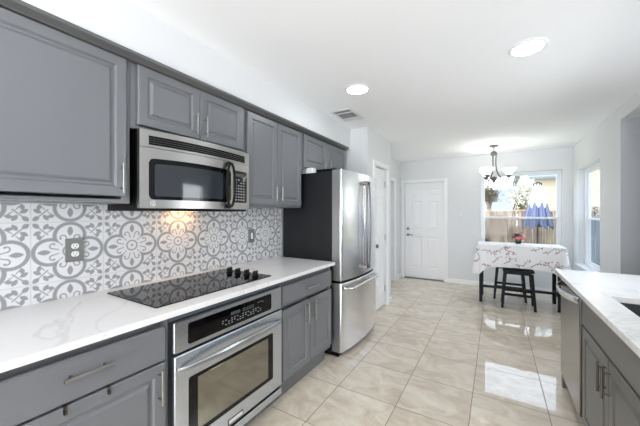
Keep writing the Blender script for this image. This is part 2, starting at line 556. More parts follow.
def wall(name, axis, p0, p1, a0, a1, z0, z1, holes=(), m='wall'):
    mb = MB()
    A = sorted({a0, a1} | {h[0] for h in holes} | {h[1] for h in holes})
    Z = sorted({z0, z1} | {h[2] for h in holes} | {h[3] for h in holes})
    for i in range(len(A) - 1):
        for j in range(len(Z) - 1):
            ca, cz = (A[i] + A[i + 1]) / 2, (Z[j] + Z[j + 1]) / 2
            if any(h[0] < ca < h[1] and h[2] < cz < h[3] for h in holes): continue
            if axis == 'x': mb.box(p0, p1, A[i], A[i + 1], Z[j], Z[j + 1])
            else: mb.box(A[i], A[i + 1], p0, p1, Z[j], Z[j + 1])
    bm_v = mb
    o = build(bm_v, name, m, recalc=False)
    bm = bmesh.new(); bm.from_mesh(o.data)
    bmesh.ops.remove_doubles(bm, verts=bm.verts, dist=1e-6)
    # drop the walls between neighbouring cells
    seen = {}
    for f in bm.faces:
        seen.setdefault(tuple(sorted(v.index for v in f.verts)), []).append(f)
    bmesh.ops.delete(bm, geom=[f for fs in seen.values() if len(fs) > 1 for f in fs], context='FACES_ONLY')
    bmesh.ops.recalc_face_normals(bm, faces=bm.faces)
    bm.to_mesh(o.data); bm.free()
    return tag(o, kind='structure')

LX = 4.6   # side room beyond the opening
struct(MB().box(XL - 0.2, LX + 0.2, YF - 0.2, YB + 0.2, -0.12, 0.0), 'floor', 'floor')
struct(MB().box(XL - 0.2, XR + 0.2, YF - 0.2, YB + 0.2, H, H + 0.15), 'ceiling', 'ceiling')
WIN1 = (-0.235, 0.945, 0.56, 2.085)
WIN2 = (4.75, 5.84, 0.59, 2.02)
wall('wall_left', 'x', XL - 0.15, XL, YF - 0.15, YB + 0.15, 0, H)
wall('wall_back', 'y', YB, YB + 0.15, XL, XR + 0.15, 0, H, [WIN1, (-1.648, -0.872, 0, 1.985)])
OPEN = (3.30, 4.081, 0.0, 2.303)
WIN3 = (2.05, 3.05, 1.08, 1.86)
wall('wall_right', 'x', XR, XR + 0.15, YF, YB, 0, H, [WIN2, WIN3, OPEN])
ADDED_WIN = (-1.2, 0.9, 0.05, 2.1)
wall('wall_front', 'y', YF - 0.15, YF, XL, XR + 0.15, 0, H, [ADDED_WIN])
wall('wall_hall', 'x', XL + 0.001, -1.73, 4.366, YB - 0.001, 0, H - 0.001, [(4.95, 5.72, 0, 1.99)])
# pantry block
wall('wall_pantry', 'x', -1.47, -1.37, 3.41, 4.365, 0, H - 0.001, [(3.66, 4.17, 0, 2.0)])
struct(MB().box(XL + 0.001, -1.471, 3.41, 3.49, 0, H - 0.001).box(XL + 0.001, -1.471, 4.285, 4.365, 0, H - 0.001), 'wall_pantry_side', 'wall')
# soffit over the wall cabinets
struct(MB().box(XL + 0.001, -1.60, YF + 0.001, 3.409, 2.18, H - 0.001), 'wall_soffit', 'wall')
# side room seen through the opening
sr = struct(MB().box(XR + 0.151, LX, 4.077, 4.2, 0, 2.302).box(XR + 0.0005, XR + 0.151, 4.077, 4.0808, 0, 2.3025), 'wall_side_room_back', 'wall_shade')  # thin sheet carries the painted-in shade over the jamb
struct(MB().box(LX, LX + 0.15, 3.05, 4.2, 0, 2.50), 'wall_side_room_right', 'wall')
struct(MB().box(XR + 0.151, LX, 3.17, 3.29, 0, 2.50), 'wall_side_room_front', 'wall')
struct(MB().box(XR + 0.151, LX, 3.17, 4.2, 2.303, 2.42), 'ceiling_side_room', 'ceiling')

# doors
def six_panel(a0, a1, z1):
    w = a1 - a0; st = 0.11 * w / 0.77; mid = (a0 + a1) / 2
    P = []
    for x0, x1 in ((a0 + st, mid - st * 0.45), (mid + st * 0.45, a1 - st)):
        P += [(x0, x1, 0.22, 0.86), (x0, x1, 1.02, 1.60), (x0, x1, 1.70, z1 - 0.11)]
    return P

def casing(F, a0, a1, z1, parent, w=0.062):
    mb = MB()
    def bx(x0, x1, y0, y1):
        paneled(mb, F, x0, x1, y0, y1, 0.0, 0.018, [], [], 0.005)
    bx(a0 - w, a0, 0, z1 + w); bx(a1, a1 + w, 0, z1 + w); bx(a0, a1, z1, z1 + w)
    return build(mb, 'casing', 'trim', parent)

def lever(F, a, b, n, sgn, m, parent, name='door_handle'):
    mb = MB()
    mb.tube([F(a, b, n), F(a, b, n + 0.012)], 0.030, 20)
    mb.tube([F(a, b, n + 0.01), F(a, b, n + 0.05)], 0.010, 12)
    mb.tube([F(a - 0.008 * sgn, b, n + 0.05), F(a + 0.06 * sgn, b + 0.004, n + 0.052), F(a + 0.115 * sgn, b - 0.004, n + 0.046)], [0.011, 0.010, 0.008], 12)
    return build(mb, name, m, parent, smooth=True)

def knob(F, a, b, n, m, parent, r=0.027):
    mb = MB()
    mb.tube([F(a, b, n), F(a, b, n + 0.008)], 0.030, 20)
    mb.tube([F(a, b, n + k) for k in (0.008, 0.03, 0.036, 0.05, 0.062, 0.067)], [0.011, 0.012, r * 0.8, r, r * 0.8, r * 0.35], 16)
    return build(mb, 'door_handle', m, parent, smooth=True)

F = fB(YB)
d = struct(paneled(MB(), fB(YB + 0.055), -1.642, -0.878, 0.012, 1.978, -0.035, 0.0, six_panel(-1.642, -0.878, 1.978), DOORP), 'door_1', 'door')
tag(d, 'white six panel door in the far wall')
casing(F, -1.648, -0.872, 1.985, d)
build(MB().box(-1.648, -0.872, YB, YB + 0.15, 0, 0.008), 'threshold', 'dark_nickel', d)
lever(fB(YB + 0.055), -1.585, 0.90, 0, 1, 'nickel', d)
build(MB().lathe([(0.030, 0.0), (0.030, -0.014), (0.022, -0.020), (0.012, -0.024)], (-1.585, YB + 0.055, 1.03), 20, 'y'), 'deadbolt', 'nickel', d, smooth=True)

d = struct(paneled(MB(), fL(-1.425), 3.665, 4.165, 0.012, 1.993, -0.035, 0.02, six_panel(3.665, 4.165, 1.993), DOORP), 'door_2', 'door')
casing(fL(-1.37), 3.66, 4.17, 2.0, d)
knob(fL(-1.405), 3.72, 0.915, 0, 'dark_nickel', d)
for z in (0.25, 1.0, 1.78): build(MB().tube([(-1.398, 4.166, z - 0.045), (-1.398, 4.166, z + 0.045)], 0.006, 8), 'hinge', 'nickel', d, smooth=True)

d = struct(paneled(MB(), fL(-1.79), 4.956, 5.714, 0.012, 1.983, -0.035, 0.0, six_panel(4.956, 5.714, 1.983), DOORP), 'door_3', 'door')
casing(fL(-1.73), 4.95, 5.72, 1.99, d)
knob(fL(-1.79), 5.02, 0.92, 0, 'nickel', d)

# baseboards
def baseboard(name, F, spans):
    mb = MB()
    for a0, a1 in spans: paneled(mb, F, a0, a1, 0.0, 0.085, 0.0, 0.014, [], [], 0.005)
    return struct(mb, name, 'trim')
baseboard('baseboard_back', fB(YB), [(-1.728, -1.712), (-0.809, XR - 0.001)])
baseboard('baseboard_right', fR(XR), [(4.08, YB - 0.016)])
baseboard('baseboard_hall', fL(-1.73), [(4.37, 4.886), (5.784, YB - 0.016)])
baseboard('baseboard_pantry', fL(-1.37), [(3.411, 3.597), (4.233, 4.364)])

# windows
def window(name, W, F, depth, zmeet=1.28, screen=True):
    a0, a1, z0, z1 = W
    g = 0.001
    mb = MB()
    def fr(x0, x1, y0, y1, w, n0, n1, mb=mb):
        for (p0, p1, q0, q1) in ((x0, x0 + w, y0, y1), (x1 - w, x1, y0, y1), (x0 + w, x1 - w, y0, y0 + w), (x0 + w, x1 - w, y1 - w, y1)):
            paneled(mb, F, p0, p1, q0, q1, n0, n1, [], [], 0.003)
    fr(a0 + g, a1 - g, z0 + g, z1 - g, 0.035, -0.145, -depth)
    root = struct(mb, name, 'vinyl')
    ms = MB(); fr(a0 + 0.036, a1 - 0.036, zmeet - 0.018, z1 - 0.036, 0.028, -0.135, -depth - 0.03, ms)
    up = build(ms, 'upper_sash', 'vinyl', root)
    ml = MB(); fr(a0 + 0.036, a1 - 0.036, z0 + 0.036, zmeet + 0.018, 0.030, -depth - 0.0295, -depth - 0.004, ml)
    lo = build(ml, 'lower_sash', 'vinyl', root)
    mg = MB(); mg.add([F(a, b, -0.115) for a, b in ((a0 + 0.06, zmeet), (a1 - 0.06, zmeet), (a1 - 0.06, z1 - 0.06), (a0 + 0.06, z1 - 0.06))], [(0, 1, 2, 3)])
    build(mg, 'pane', 'glass', up)
    mg = MB(); mg.add([F(a, b, -depth - 0.017) for a, b in ((a0 + 0.06, z0 + 0.06), (a1 - 0.06, z0 + 0.06), (a1 - 0.06, zmeet), (a0 + 0.06, zmeet))], [(0, 1, 2, 3)])
    build(mg, 'pane', 'glass', lo)
    if screen:
        mg = MB(); mg.add([F(a, b, -0.140) for a, b in ((a0 + 0.04, z0 + 0.04), (a1 - 0.04, z0 + 0.04), (a1 - 0.04, zmeet), (a0 + 0.04, zmeet))], [(0, 1, 2, 3)])
        build(mg, 'insect_screen', 'screen', root)
    build(paneled(MB(), F, a0 - 0.02, a1 + 0.02, z0 - 0.022, z0 + 0.0005, 0.0, 0.03, [], [], 0.004), 'window_sill', 'trim', root)
    return root
window('window_1', WIN1, fB(YB), 0.075, 1.275)
window('window_2', WIN2, fR(XR), 0.075, 1.275)
window('window_3', WIN3, fR(XR), 0.075, 1.50, False)
# patio slider added out of view behind the camera to let light in
mb = MB()
Ff = lambda a, b, n: (a, YF + n, b)
for x0, x1 in ((-1.199, -0.16), (-0.16, 0.899)):
    for (p0, p1, q0, q1) in ((x0, x0 + 0.06, 0.051, 2.099), (x1 - 0.06, x1, 0.051, 2.099), (x0 + 0.06, x1 - 0.06, 0.051, 0.13), (x0 + 0.06, x1 - 0.06, 2.03, 2.099)):
        paneled(mb, Ff, p0, p1, q0, q1, -0.12, -0.06, [], [], 0.004)
w4 = struct(mb, 'added_slider', 'vinyl')
for x0, x1 in ((-1.14, -0.22), (-0.10, 0.84)):
    build(MB().add([Ff(x0, 0.13, -0.09), Ff(x1, 0.13, -0.09), Ff(x1, 2.03, -0.09), Ff(x0, 2.03, -0.09)], [(0, 1, 2, 3)]), 'pane', 'glass', w4)

# ------------------------------------------------------------------ backsplash with printed tiles
def smooth01(x): return np.clip(x, 0, 1)
def tile_ink(u, v):
    """u, v in tiles, flower centres at integers; returns ink coverage 0..1 and grout 0..1"""
    u = u - np.round(u); v = v - np.round(v)
    au, av = np.abs(u), np.abs(v)
    px = 0.006
    cov = lambda d: smooth01(0.5 - d / px)
    ink = np.zeros_like(u)
    # four lobed band
    d1 = np.hypot(au - 0.265, av) - 0.208
    d2 = np.hypot(au, av - 0.265) - 0.208
    d = np.minimum(np.minimum(d1, d2), np.hypot(u, v) - 0.17)
    ink = np.maximum(ink, cov(np.abs(d) - 0.027))
    # centre ring
    rad = np.hypot(u, v)
    ink = np.maximum(ink, cov(np.abs(rad - 0.095) - 0.013))
    ink = np.maximum(ink, cov(rad - 0.024))
    # fold so that a runs along the lobe and b across
    a = np.maximum(au, av); b = np.minimum(au, av)
    def vesica(x, y, x0, x1, w):
        t = (x - x0) / (x1 - x0)
        return np.where((t > 0) & (t < 1), y - w * np.sin(np.pi * np.clip(t, 0, 1)) ** 0.8, 1.0)
    ink = np.maximum(ink, cov(vesica(a, b, 0.255, 0.425, 0.040)))
    # curls either side: each leaves the centre ring, bows outwards and hooks round
    rc1 = np.hypot(a - 0.228, b - 0.096)
    an = np.arctan2(b - 0.096, a - 0.228)
    ink = np.maximum(ink, cov(np.abs(rc1 - 0.042) - 0.010) * ((an > -1.75) & (an < 2.0)))
    ink = np.maximum(ink, np.where((a > 0.150) & (a < 0.228), cov(np.abs(b - (0.030 + 0.024 * np.clip((a - 0.15) / 0.078, 0, 1))) - 0.009), 0))
    ink = np.maximum(ink, cov(np.hypot(a - 0.214, b - 0.128) - 0.017))
    # corner sprigs
    cu, cv = 0.5 - au, 0.5 - av
    s = (cu + cv) / math.sqrt(2); t = np.abs(cu - cv) / math.sqrt(2)
    ink = np.maximum(ink, np.where((s > 0.05) & (s < 0.30), cov(t - 0.009), 0))
    ink = np.maximum(ink, cov(vesica(s, t, 0.030, 0.140, 0.036)))
    hi, lo = np.maximum(cu, cv), np.minimum(cu, cv)
    def leaf(cx, cy, ang_, L, w):
        ca, sa = math.cos(ang_), math.sin(ang_)
        x = (hi - cx) * ca + (lo - cy) * sa; y = np.abs(-(hi - cx) * sa + (lo - cy) * ca)
        return vesica(x, y, 0, L, w)
    ink = np.maximum(ink, cov(leaf(0.150, 0.125, -1.0, 0.115, 0.032)))
    ink = np.maximum(ink, cov(leaf(0.195, 0.085, 0.25, 0.105, 0.030)))
    ink = np.maximum(ink, cov(leaf(0.190, 0.180, -0.65, 0.12, 0.008)))
    grout = np.maximum(cov(0.4955 - au), cov(0.4955 - av))
    return ink, grout

def grid_mesh(name, P, colors, m, parent=None, origin=(0, 0, 0)):
    """P: (R, C, 3) world points, colors: (R, C, 3) linear"""
    R_, C_, _ = P.shape
    me = bpy.data.meshes.new(name)
    off = np.array(origin if parent is None else tuple(wloc(parent)), dtype=float)
    pts = (P - off).reshape(-1, 3).astype(np.float32)
    me.vertices.add(len(pts)); me.vertices.foreach_set('co', pts.ravel())
    idx = np.arange(R_ * C_).reshape(R_, C_)
    q = np.stack([idx[:-1, :-1], idx[:-1, 1:], idx[1:, 1:], idx[1:, :-1]], -1).reshape(-1, 4)
    n = len(q)
    me.loops.add(n * 4); me.loops.foreach_set('vertex_index', q.ravel().astype(np.int32))
    me.polygons.add(n)
    me.polygons.foreach_set('loop_start', np.arange(0, n * 4, 4, dtype=np.int32))
    me.update(calc_edges=True)
    at = me.color_attributes.new('print', 'FLOAT_COLOR', 'POINT')
    c4 = np.ones((R_ * C_, 4), dtype=np.float32); c4[:, :3] = colors.reshape(-1, 3)
    at.data.foreach_set('color', c4.ravel())
    me.materials.append(M[m])
    me.shade_smooth()
    o = bpy.data.objects.new(name, me)
    COL.objects.link(o)
    if parent is None: o.location = origin
    else: o.parent = parent
    return o

def L3(c): return np.array(lin(c)[:3])
TS = 0.3055
ys = np.arange(-0.35, 2.392, 0.0025); zs = np.arange(0.9142, 1.4085, 0.0025)
Yg, Zg = np.meshgrid(ys, zs)
ink = np.zeros_like(Yg); gr = np.zeros_like(Yg)
for dy in (-0.0006, 0.0006):
    for dz in (-0.0006, 0.0006):
        i_, g_ = tile_ink((Yg + dy - 0.630) / TS, (Zg + dz - 1.1610) / TS)
        ink += i_ / 4; gr += g_ / 4
base = L3((221, 221, 222)); inkc = L3((144, 145, 148)); grc = L3((190, 192, 194))
wear = 0.88 + 0.12 * rng.random(Yg.shape)
col = base[None, None] * (1 - (ink * wear)[..., None]) + inkc[None, None] * (ink * wear)[..., None]
col = col * (1 - gr[..., None]) + grc[None, None] * gr[..., None]
P = np.stack([np.full_like(Yg, XL + 0.010), Yg, Zg], -1)
bs = thing('tile_backsplash', 'patterned grey and white tile backsplash behind the black cooktop', 'backsplash', (XL + 0.004, 1.0, 0.915))
grid_mesh('tile_face', P, col, 'tile_print', bs)
build(MB().box(XL + 0.0005, XL + 0.0095, -0.35, 2.39, 0.9142, 1.408), 'tile_backing', 'white_plastic', bs)

# ------------------------------------------------------------------ left base run
XC = -1.30          # face of the base carcasses
BF = fL(XC)
def base_cab(y0, y1, label, drawer, doors, handles, left=True, m='cab', F=BF, X=XC, xw=XL + 0.001, toe=0.13, label_extra=None):
    t = thing('base_cabinet', label, 'cabinet', ((X + xw) / 2, (y0 + y1) / 2, 0))
    x0, x1 = min(X, xw), max(X, xw)
    # hollow carcass: sides, bottom, back, face frame
    mb = MB()
    mb.box(x0, x1, y0 + 0.001, y0 + 0.019, toe, 0.884)
    mb.box(x0, x1, y1 - 0.019, y1 - 0.001, toe, 0.884)
    mb.box(x0, x1, y0 + 0.019, y1 - 0.019, toe, toe + 0.018)
    s = 1 if left else -1
    fx0, fx1 = sorted((X, X - s * 0.019))
    gx0, gx1 = sorted((X - s * 0.028, X - s * 0.047))
    mb.box(gx0, gx1, y0 + 0.019, y1 - 0.019, 0.825, 0.884)
    mb.box(gx0, gx1, y0 + 0.019, y1 - 0.019, 0.665, 0.72)
    mb.box(fx0, fx1, y0 + 0.019, y0 + 0.04, toe + 0.018, 0.665); mb.box(fx0, fx1, y1 - 0.04, y1 - 0.019, toe + 0.018, 0.665)
    if len(doors) > 1: mb.box(gx0, gx1, doors[0][1] - 0.02, doors[0][1] + 0.02, toe + 0.018, 0.665)
    bx0, bx1 = sorted((xw, xw + s * 0.01))
    mb.box(bx0, bx1, y0 + 0.019, y1 - 0.019, toe + 0.018, 0.884)
    build(mb, 'body', m, t)
    tk0, tk1 = sorted((X - s * 0.06, X - s * 0.075))
    build(MB().box(tk0, tk1, y0 + 0.001, y1 - 0.001, 0.0, toe), 'toe_kick', m, t)
    if drawer:
        dr = build(paneled(MB(), F, drawer[0], drawer[1], drawer[2], drawer[3], 0.0005, 0.02, [], [], 0.006), 'drawer', m, t)
        if drawer[4]: bar_handle(F, (drawer[0] + drawer[1]) / 2, drawer[5], 0.02, drawer[4], False, 'nickel' if left else 'dark_nickel', dr)
    for i, dd in enumerate(doors):
        do = cab_door(F, *dd, t, m)
        if i < len(handles):
            ha, hb, hl = handles[i]
            bar_handle(F, ha, hb, 0.02, hl, True, 'nickel' if left else 'dark_nickel', do)
    return t
base_cab(0.14, 0.785, 'grey base cabinet with wide drawer under the near left end of the worktop', (0.175, 0.765, 0.693, 0.847, 0.155, 0.784), [(0.175, 0.765, 0.150, 0.685)], [(0.732, 0.590, 0.155)])
base_cab(-0.60, 0.139, 'grey base cabinet left of the wide drawer, mostly outside the picture', (-0.58, 0.12, 0.700, 0.860, 0.165, 0.782), [(-0.58, -0.235, 0.150, 0.682), (-0.225, 0.12, 0.150, 0.682)], [])
base_cab(1.598, 2.328, 'grey two door base cabinet with drawer between wall oven and refrigerator', (1.612, 2.318, 0.700, 0.838, 0.17, 0.772), [(1.612, 1.960, 0.165, 0.668), (1.968, 2.318, 0.165, 0.668)], [(1.905, 0.575, 0.16), (2.008, 0.575, 0.16)])
# over-door hooks on the near cabinet door
for y, lb in ((0.403, 'left'), (0.537, 'right')):
    x = XC + 0.021
    mb = MB().box(x - 0.022, x - 0.001, y - 0.005, y + 0.005, 0.6855, 0.6872).box(x - 0.0005, x + 0.0015, y - 0.005, y + 0.005, 0.662, 0.6872)
    mb.box(x + 0.001, x + 0.010, y - 0.005, y + 0.005, 0.662, 0.665).box(x + 0.009, x + 0.010, y - 0.005, y + 0.005, 0.662, 0.672)
    tag(build(mb, 'over_door_hook', 'dark_nickel'), 'small metal hook over the top of the near cabinet door, %s one of two' % lb, 'hook', 'hooks on the near cabinet door')

# left worktop
ct = MB()
ct.box(XL + 0.0005, -1.25, -0.60, 2.335, 0.886, 0.914)
tag(build(ct, 'countertop', 'quartz', bevel=0.003), 'white quartz worktop along the left wall holding the cooktop', 'countertop')

# ------------------------------------------------------------------ wall oven
ov = thing('wall_oven', 'stainless steel built-in oven under the black cooktop', 'oven', (-1.60, 1.19, 0.10))
OX = XC
OF = fL(OX)
build(MB().box(-1.86, OX, 0.787, 1.595, 0.10, 0.884), 'body', 'gap', ov)
build(MB().box(OX, OX + 0.004, 0.787, 1.595, 0.853, 0.884), 'top_rail', 'cab_dark', ov)
build(MB().box(-1.375, -1.36, 0.787, 1.596, 0.0, 0.10), 'toe_kick', 'cab', ov)
# control panel
def rrect(a0, a1, b0, b1, r, n=5):
    pts = []
    for cx, cy, t0 in ((a1 - r, b0 + r, -90), (a1 - r, b1 - r, 0), (a0 + r, b1 - r, 90), (a0 + r, b0 + r, 180)):
        for k in range(n + 1):
            t = math.radians(t0 + 90 * k / n)
            pts.append((cx + r * math.cos(t), cy + r * math.sin(t)))
    return pts
def plate(mb, F, pts, n0, n1, ch=0.0):
    N = len(pts)
    ca = sum(p[0] for p in pts) / N; cb = sum(p[1] for p in pts) / N
    r2 = []
    for a, b in pts:
        l = math.hypot(a - ca, b - cb)
        r2.append((a - (a - ca) / l * ch, b - (b - cb) / l * ch))
    vs = [F(a, b, n0) for a, b in pts] + [F(a, b, n1 - ch) for a, b in pts] + [F(a, b, n1) for a, b in r2]
    fs = [tuple(range(N)), tuple(range(2 * N, 3 * N))]
    for lv in (0, 1):
        for k in range(N):
            fs.append((lv * N + k, lv * N + (k + 1) % N, (lv + 1) * N + (k + 1) % N, (lv + 1) * N + k))
    return mb.add(vs, fs)
cp = build(plate(MB(), OF, rrect(0.797, 1.582, 0.703, 0.848, 0.008), 0.0, 0.030, 0.003), 'control_panel', 'steel', ov)
build(plate(MB(), OF, rrect(0.868, 1.475, 0.725, 0.828, 0.012), 0.030, 0.0325, 0.001), 'panel_glass', 'black_gloss', cp)
mk = MB()
for i in range(15):
    a = 1.07 + i * 0.021
    for j, b in enumerate((0.745, 0.757, 0.769)):
        if (i * 3 + j * 5) % 4 != 0: mk.box(OX + 0.0322, OX + 0.0330, a, a + 0.011, b, b + 0.0035)
for i in range(8):
    a = 1.14 + i * 0.012
    for b in (0.786, 0.797): mk.box(OX + 0.0322, OX + 0.0330, a + 0.08, a + 0.085, b, b + 0.003)
for a, b in ((1.345, 0.80), (1.365, 0.803), (1.385, 0.797)): mk.box(OX + 0.0322, OX + 0.0330, a, a + 0.014, b, b + 0.003)
build(mk, 'panel_markings', 'mark', cp)
build(MB().box(OX + 0.0322, OX + 0.0330, 1.13, 1.20, 0.785, 0.803), 'display', 'led', cp)
# oven door
md = MB()
dr = build(paneled(md, OF, 0.797, 1.582, 0.172, 0.690, 0.0, 0.035, [], [], 0.005), 'door', 'steel', ov)
build(plate(MB(), OF, rrect(0.868, 1.487, 0.262, 0.566, 0.012), 0.035, 0.0365, 0.001), 'window_border', 'black_gloss', dr)
build(plate(MB(), OF, rrect(0.918, 1.437, 0.288, 0.548, 0.008), 0.0365, 0.0375, 0.0005), 'window_glass', 'oven_glass', dr)
hp = []
rr_ = []
for k in range(25):
    t = k / 24
    s_ = math.sin(math.pi * t)
    hp.append(OF(0.812 + 0.755 * t, 0.640 - 0.012 * (1 - s_) , 0.036 + 0.055 * s_ ** 0.5))
    rr_.append(0.008 + 0.005 * s_)
build(MB().tube(hp, rr_, 12, rb=0.010), 'handle', 'steel_handle', dr, smooth=True)
bd = build(plate(MB(), OF, rrect(1.108, 1.222, 0.182, 0.212, 0.004), 0.035, 0.0362, 0.0004), 'badge', 'gap', dr)
build(plate(MB(), OF, rrect(1.114, 1.216, 0.187, 0.207, 0.003), 0.0362, 0.0378, 0.0005), 'badge_plate', 'badge', bd)
build(paneled(MB(), OF, 0.797, 1.582, 0.108, 0.152, 0.0, 0.032, [], [], 0.003), 'bottom_trim', 'steel', ov)

# ------------------------------------------------------------------ cooktop
ck = thing('cooktop', 'black glass electric cooktop set into the left worktop', 'cooktop', (-1.59, 1.165, 0.914))
def fT(z): return lambda a, b, n: (b, a, z + n)
build(plate(MB(), fT(0.914), rrect(0.760, 1.575, -1.835, -1.352, 0.006), 0.0003, 0.0065, 0.002), 'glass_top', 'cooktop', ck)
def ringm(c, r, w=0.0018, z=0.9207):
    n = 48
    vs = []; fs = []
    for k in range(n):
        t = 2 * math.pi * k / n
        vs += [(c[0] + r * math.cos(t), c[1] + r * math.sin(t), z), (c[0] + (r + w) * math.cos(t), c[1] + (r + w) * math.sin(t), z)]
    for k in range(n):
        j = (k + 1) % n
        fs.append((2 * k, 2 * k + 1, 2 * j + 1, 2 * j))
    build(MB().add(vs, fs), 'burner_ring', 'fridge_side', ck, recalc=False)
for c, r in (((-1.70, 0.92), 0.075), ((-1.48, 0.93), 0.10), ((-1.71, 1.24), 0.10), ((-1.48, 1.25), 0.075)): ringm(c, r)
kn = None
for i, x in enumerate((-1.694, -1.609, -1.519, -1.436)):
    y = 1.500
    mb = MB().lathe([(0.024, 0), (0.024, 0.006), (0.019, 0.010), (0.017, 0.028), (0.014, 0.030)], (x, y, 0.9205), 20)
    mb.box(x - 0.005, x + 0.005, y - 0.021, y + 0.021, 0.930, 0.956)
    build(mb, 'knob', 'black', ck, smooth=True)

# ------------------------------------------------------------------ wall cabinets
UX = -1.63
UF = fL(UX)
def upper(y0, y1, z0, label, doors, handles, name='wall_cabinet'):
    t = thing(name, label, 'cabinet', ((XL + UX) / 2, (y0 + y1) / 2, z0))
    mb = MB()
    xb = XL + 0.0115
    mb.box(xb, UX, y0 + 0.0005, y0 + 0.018, z0, 2.148); mb.box(xb, UX, y1 - 0.018, y1 - 0.0005, z0, 2.148)
    mb.box(xb, UX, y0 + 0.018, y1 - 0.018, z0 + 0.004, z0 + 0.02); mb.box(xb, UX, y0 + 0.018, y1 - 0.018, 2.128, 2.148)
    mb.box(xb, xb + 0.01, y0 + 0.018, y1 - 0.018, z0 + 0.02, 2.128)
    mb.box(UX - 0.019, UX, y0 + 0.018, y0 + 0.04, z0 + 0.02, 2.128); mb.box(UX - 0.019, UX, y1 - 0.04, y1 - 0.018, z0 + 0.02, 2.128)
    if len(doors) > 1: mb.box(UX - 0.019, UX, doors[0][1] - 0.02, doors[0][1] + 0.025, z0 + 0.02, 2.128)
    build(mb, 'body', 'cab', t)
    for i, dd in enumerate(doors):
        do = cab_door(UF, *dd, t, 'cab', fr=0.046)
        if i < len(handles):
            a, b, l = handles[i]
            bar_handle(UF, a, b, 0.02, l, True, 'nickel', do, r=0.005, stand=0.028)
    return t
upper(0.14, 0.779, 1.409, 'large grey wall cabinet above the near left end of the worktop', [(0.175, 0.757, 1.444, 2.146)], [(0.729, 1.535, 0.15)])
upper(-0.60, 0.139, 1.409, 'grey wall cabinet left of the large near one, mostly outside the picture', [(-0.58, 0.12, 1.430, 2.146)], [])
upper(0.780, 1.580, 1.805, 'short grey two door wall cabinet directly above the microwave', [(0.812, 1.184, 1.828, 2.146), (1.188, 1.560, 1.828, 2.146)], [(1.150, 1.915, 0.13), (1.220, 1.915, 0.13)])
upper(1.582, 2.330, 1.409, 'tall grey two door wall cabinet between microwave and refrigerator', [(1.602, 1.948, 1.428, 2.140), (1.954, 2.312, 1.428, 2.140)], [(1.915, 1.525, 0.12), (1.990, 1.525, 0.12)])
upper(2.332, 3.270, 1.800, 'short grey two door wall cabinet above the refrigerator', [(2.362, 2.795, 1.818, 2.140), (2.802, 3.235, 1.818, 2.140)], [(2.735, 1.895, 0.11), (2.860, 1.895, 0.11)])
# crown moulding
cr = MB()
prof = [(-1.94 + 0.0015, 2.150), (-1.612, 2.150), (-1.604, 2.150), (-1.598, 2.154), (-1.576, 2.163), (-1.568, 2.166), (-1.562, 2.179), (-1.94 + 0.0015, 2.179)]
n = len(prof)
cr.add([(x, y, z) for y in (-0.60, 3.29) for x, z in prof], [tuple(range(n)), tuple(range(n, 2 * n))] + [(k, (k + 1) % n, n + (k + 1) % n, n + k) for k in range(n)])
struct(cr, 'trim_1', 'crown')

# ------------------------------------------------------------------ microwave
mw = thing('microwave_oven', 'stainless over-the-range microwave with a black oval door handle', 'microwave', (-1.75, 1.18, 1.385))
MY0, MY1 = 0.800, 1.578
build(MB().box(XL + 0.012, -1.60, MY0, MY1, 1.372, 1.803), 'body', 'black', mw, bevel=0.004)
YC = (MY0 + MY1) / 2; HW = (MY1 - MY0) / 2
def mx(y, n=0.0): return -1.575 + 0.045 * (1 - ((y - YC) / HW) ** 2) + n
def curved(mb, y0, y1, zlo, zhi, n0, n1, N=32):
    vs = []; fs = []
    for k in range(N + 1):
        y = y0 + (y1 - y0) * k / N
        a, b = zlo(y), zhi(y)
        x0 = n0 if n0 < -1 else mx(y, n0)
        vs += [(x0, y, a), (mx(y, n1), y, a), (mx(y, n1), y, b), (x0, y, b)]
    for k in range(N):
        p, q = 4 * k, 4 * k + 4
        for i in range(4):
            fs.append((p + i, p + (i + 1) % 4, q + (i + 1) % 4, q + i))
    fs.append((0, 1, 2, 3)); fs.append((4 * N, 4 * N + 1, 4 * N + 2, 4 * N + 3))
    return mb.add(vs, fs)
def cst(v): return lambda y: v
def rnd_z(y0, y1, z0, z1, r, arch=0.0):
    def inset(y):
        d_ = min(y - y0, y1 - y)
        return 0 if d_ >= r else r - math.sqrt(max(0, r * r - (r - d_) ** 2))
    lo = lambda y: z0 + inset(y)
    hi = lambda y: z1 - inset(y) - arch * ((y - (y0 + y1) / 2) / ((y1 - y0) / 2)) ** 2
    return lo, hi
YS = 1.388
build(curved(MB(), MY0, YS - 0.001, cst(1.386), cst(1.706), -1.5995, 0.0), 'door', 'steel_micro', mw, smooth=True)
dmw = mw.children[-1]
build(curved(MB(), MY0, MY1, cst(1.709), cst(1.800), -1.5995, 0.0), 'vent_panel', 'steel_micro', mw, smooth=True)
vp = mw.children[-1]
build(curved(MB(), 0.842, 1.522, cst(1.722), cst(1.770), -0.004, 0.0008), 'vent_recess', 'black', vp, smooth=True)
for k in range(3):
    z = 1.7325 + k * 0.012
    build(curved(MB(), 0.844, 1.520, cst(z), cst(z + 0.0016), -0.002, 0.0022), 'vent_fin', 'dark_nickel', vp, smooth=True)
build(curved(MB(), YS + 0.001, MY1, cst(1.386), cst(1.706), -1.5995, 0.0, 12), 'control_housing', 'steel_micro', mw, smooth=True)
ch_ = mw.children[-1]
lo, hi = rnd_z(0.842, 1.374, 1.432, 1.655, 0.022, 0.006)
build(curved(MB(), 0.842, 1.374, lo, hi, -0.003, 0.0015, 64), 'window_border', 'black_gloss', dmw, smooth=True)
lo, hi = rnd_z(0.870, 1.300, 1.450, 1.628, 0.010, 0.006)
build(curved(MB(), 0.870, 1.300, lo, hi, -0.001, 0.0022, 64), 'window_glass', 'dark_win', dmw, smooth=True)
lo, hi = rnd_z(YS + 0.010, 1.548, 1.432, 1.655, 0.014)
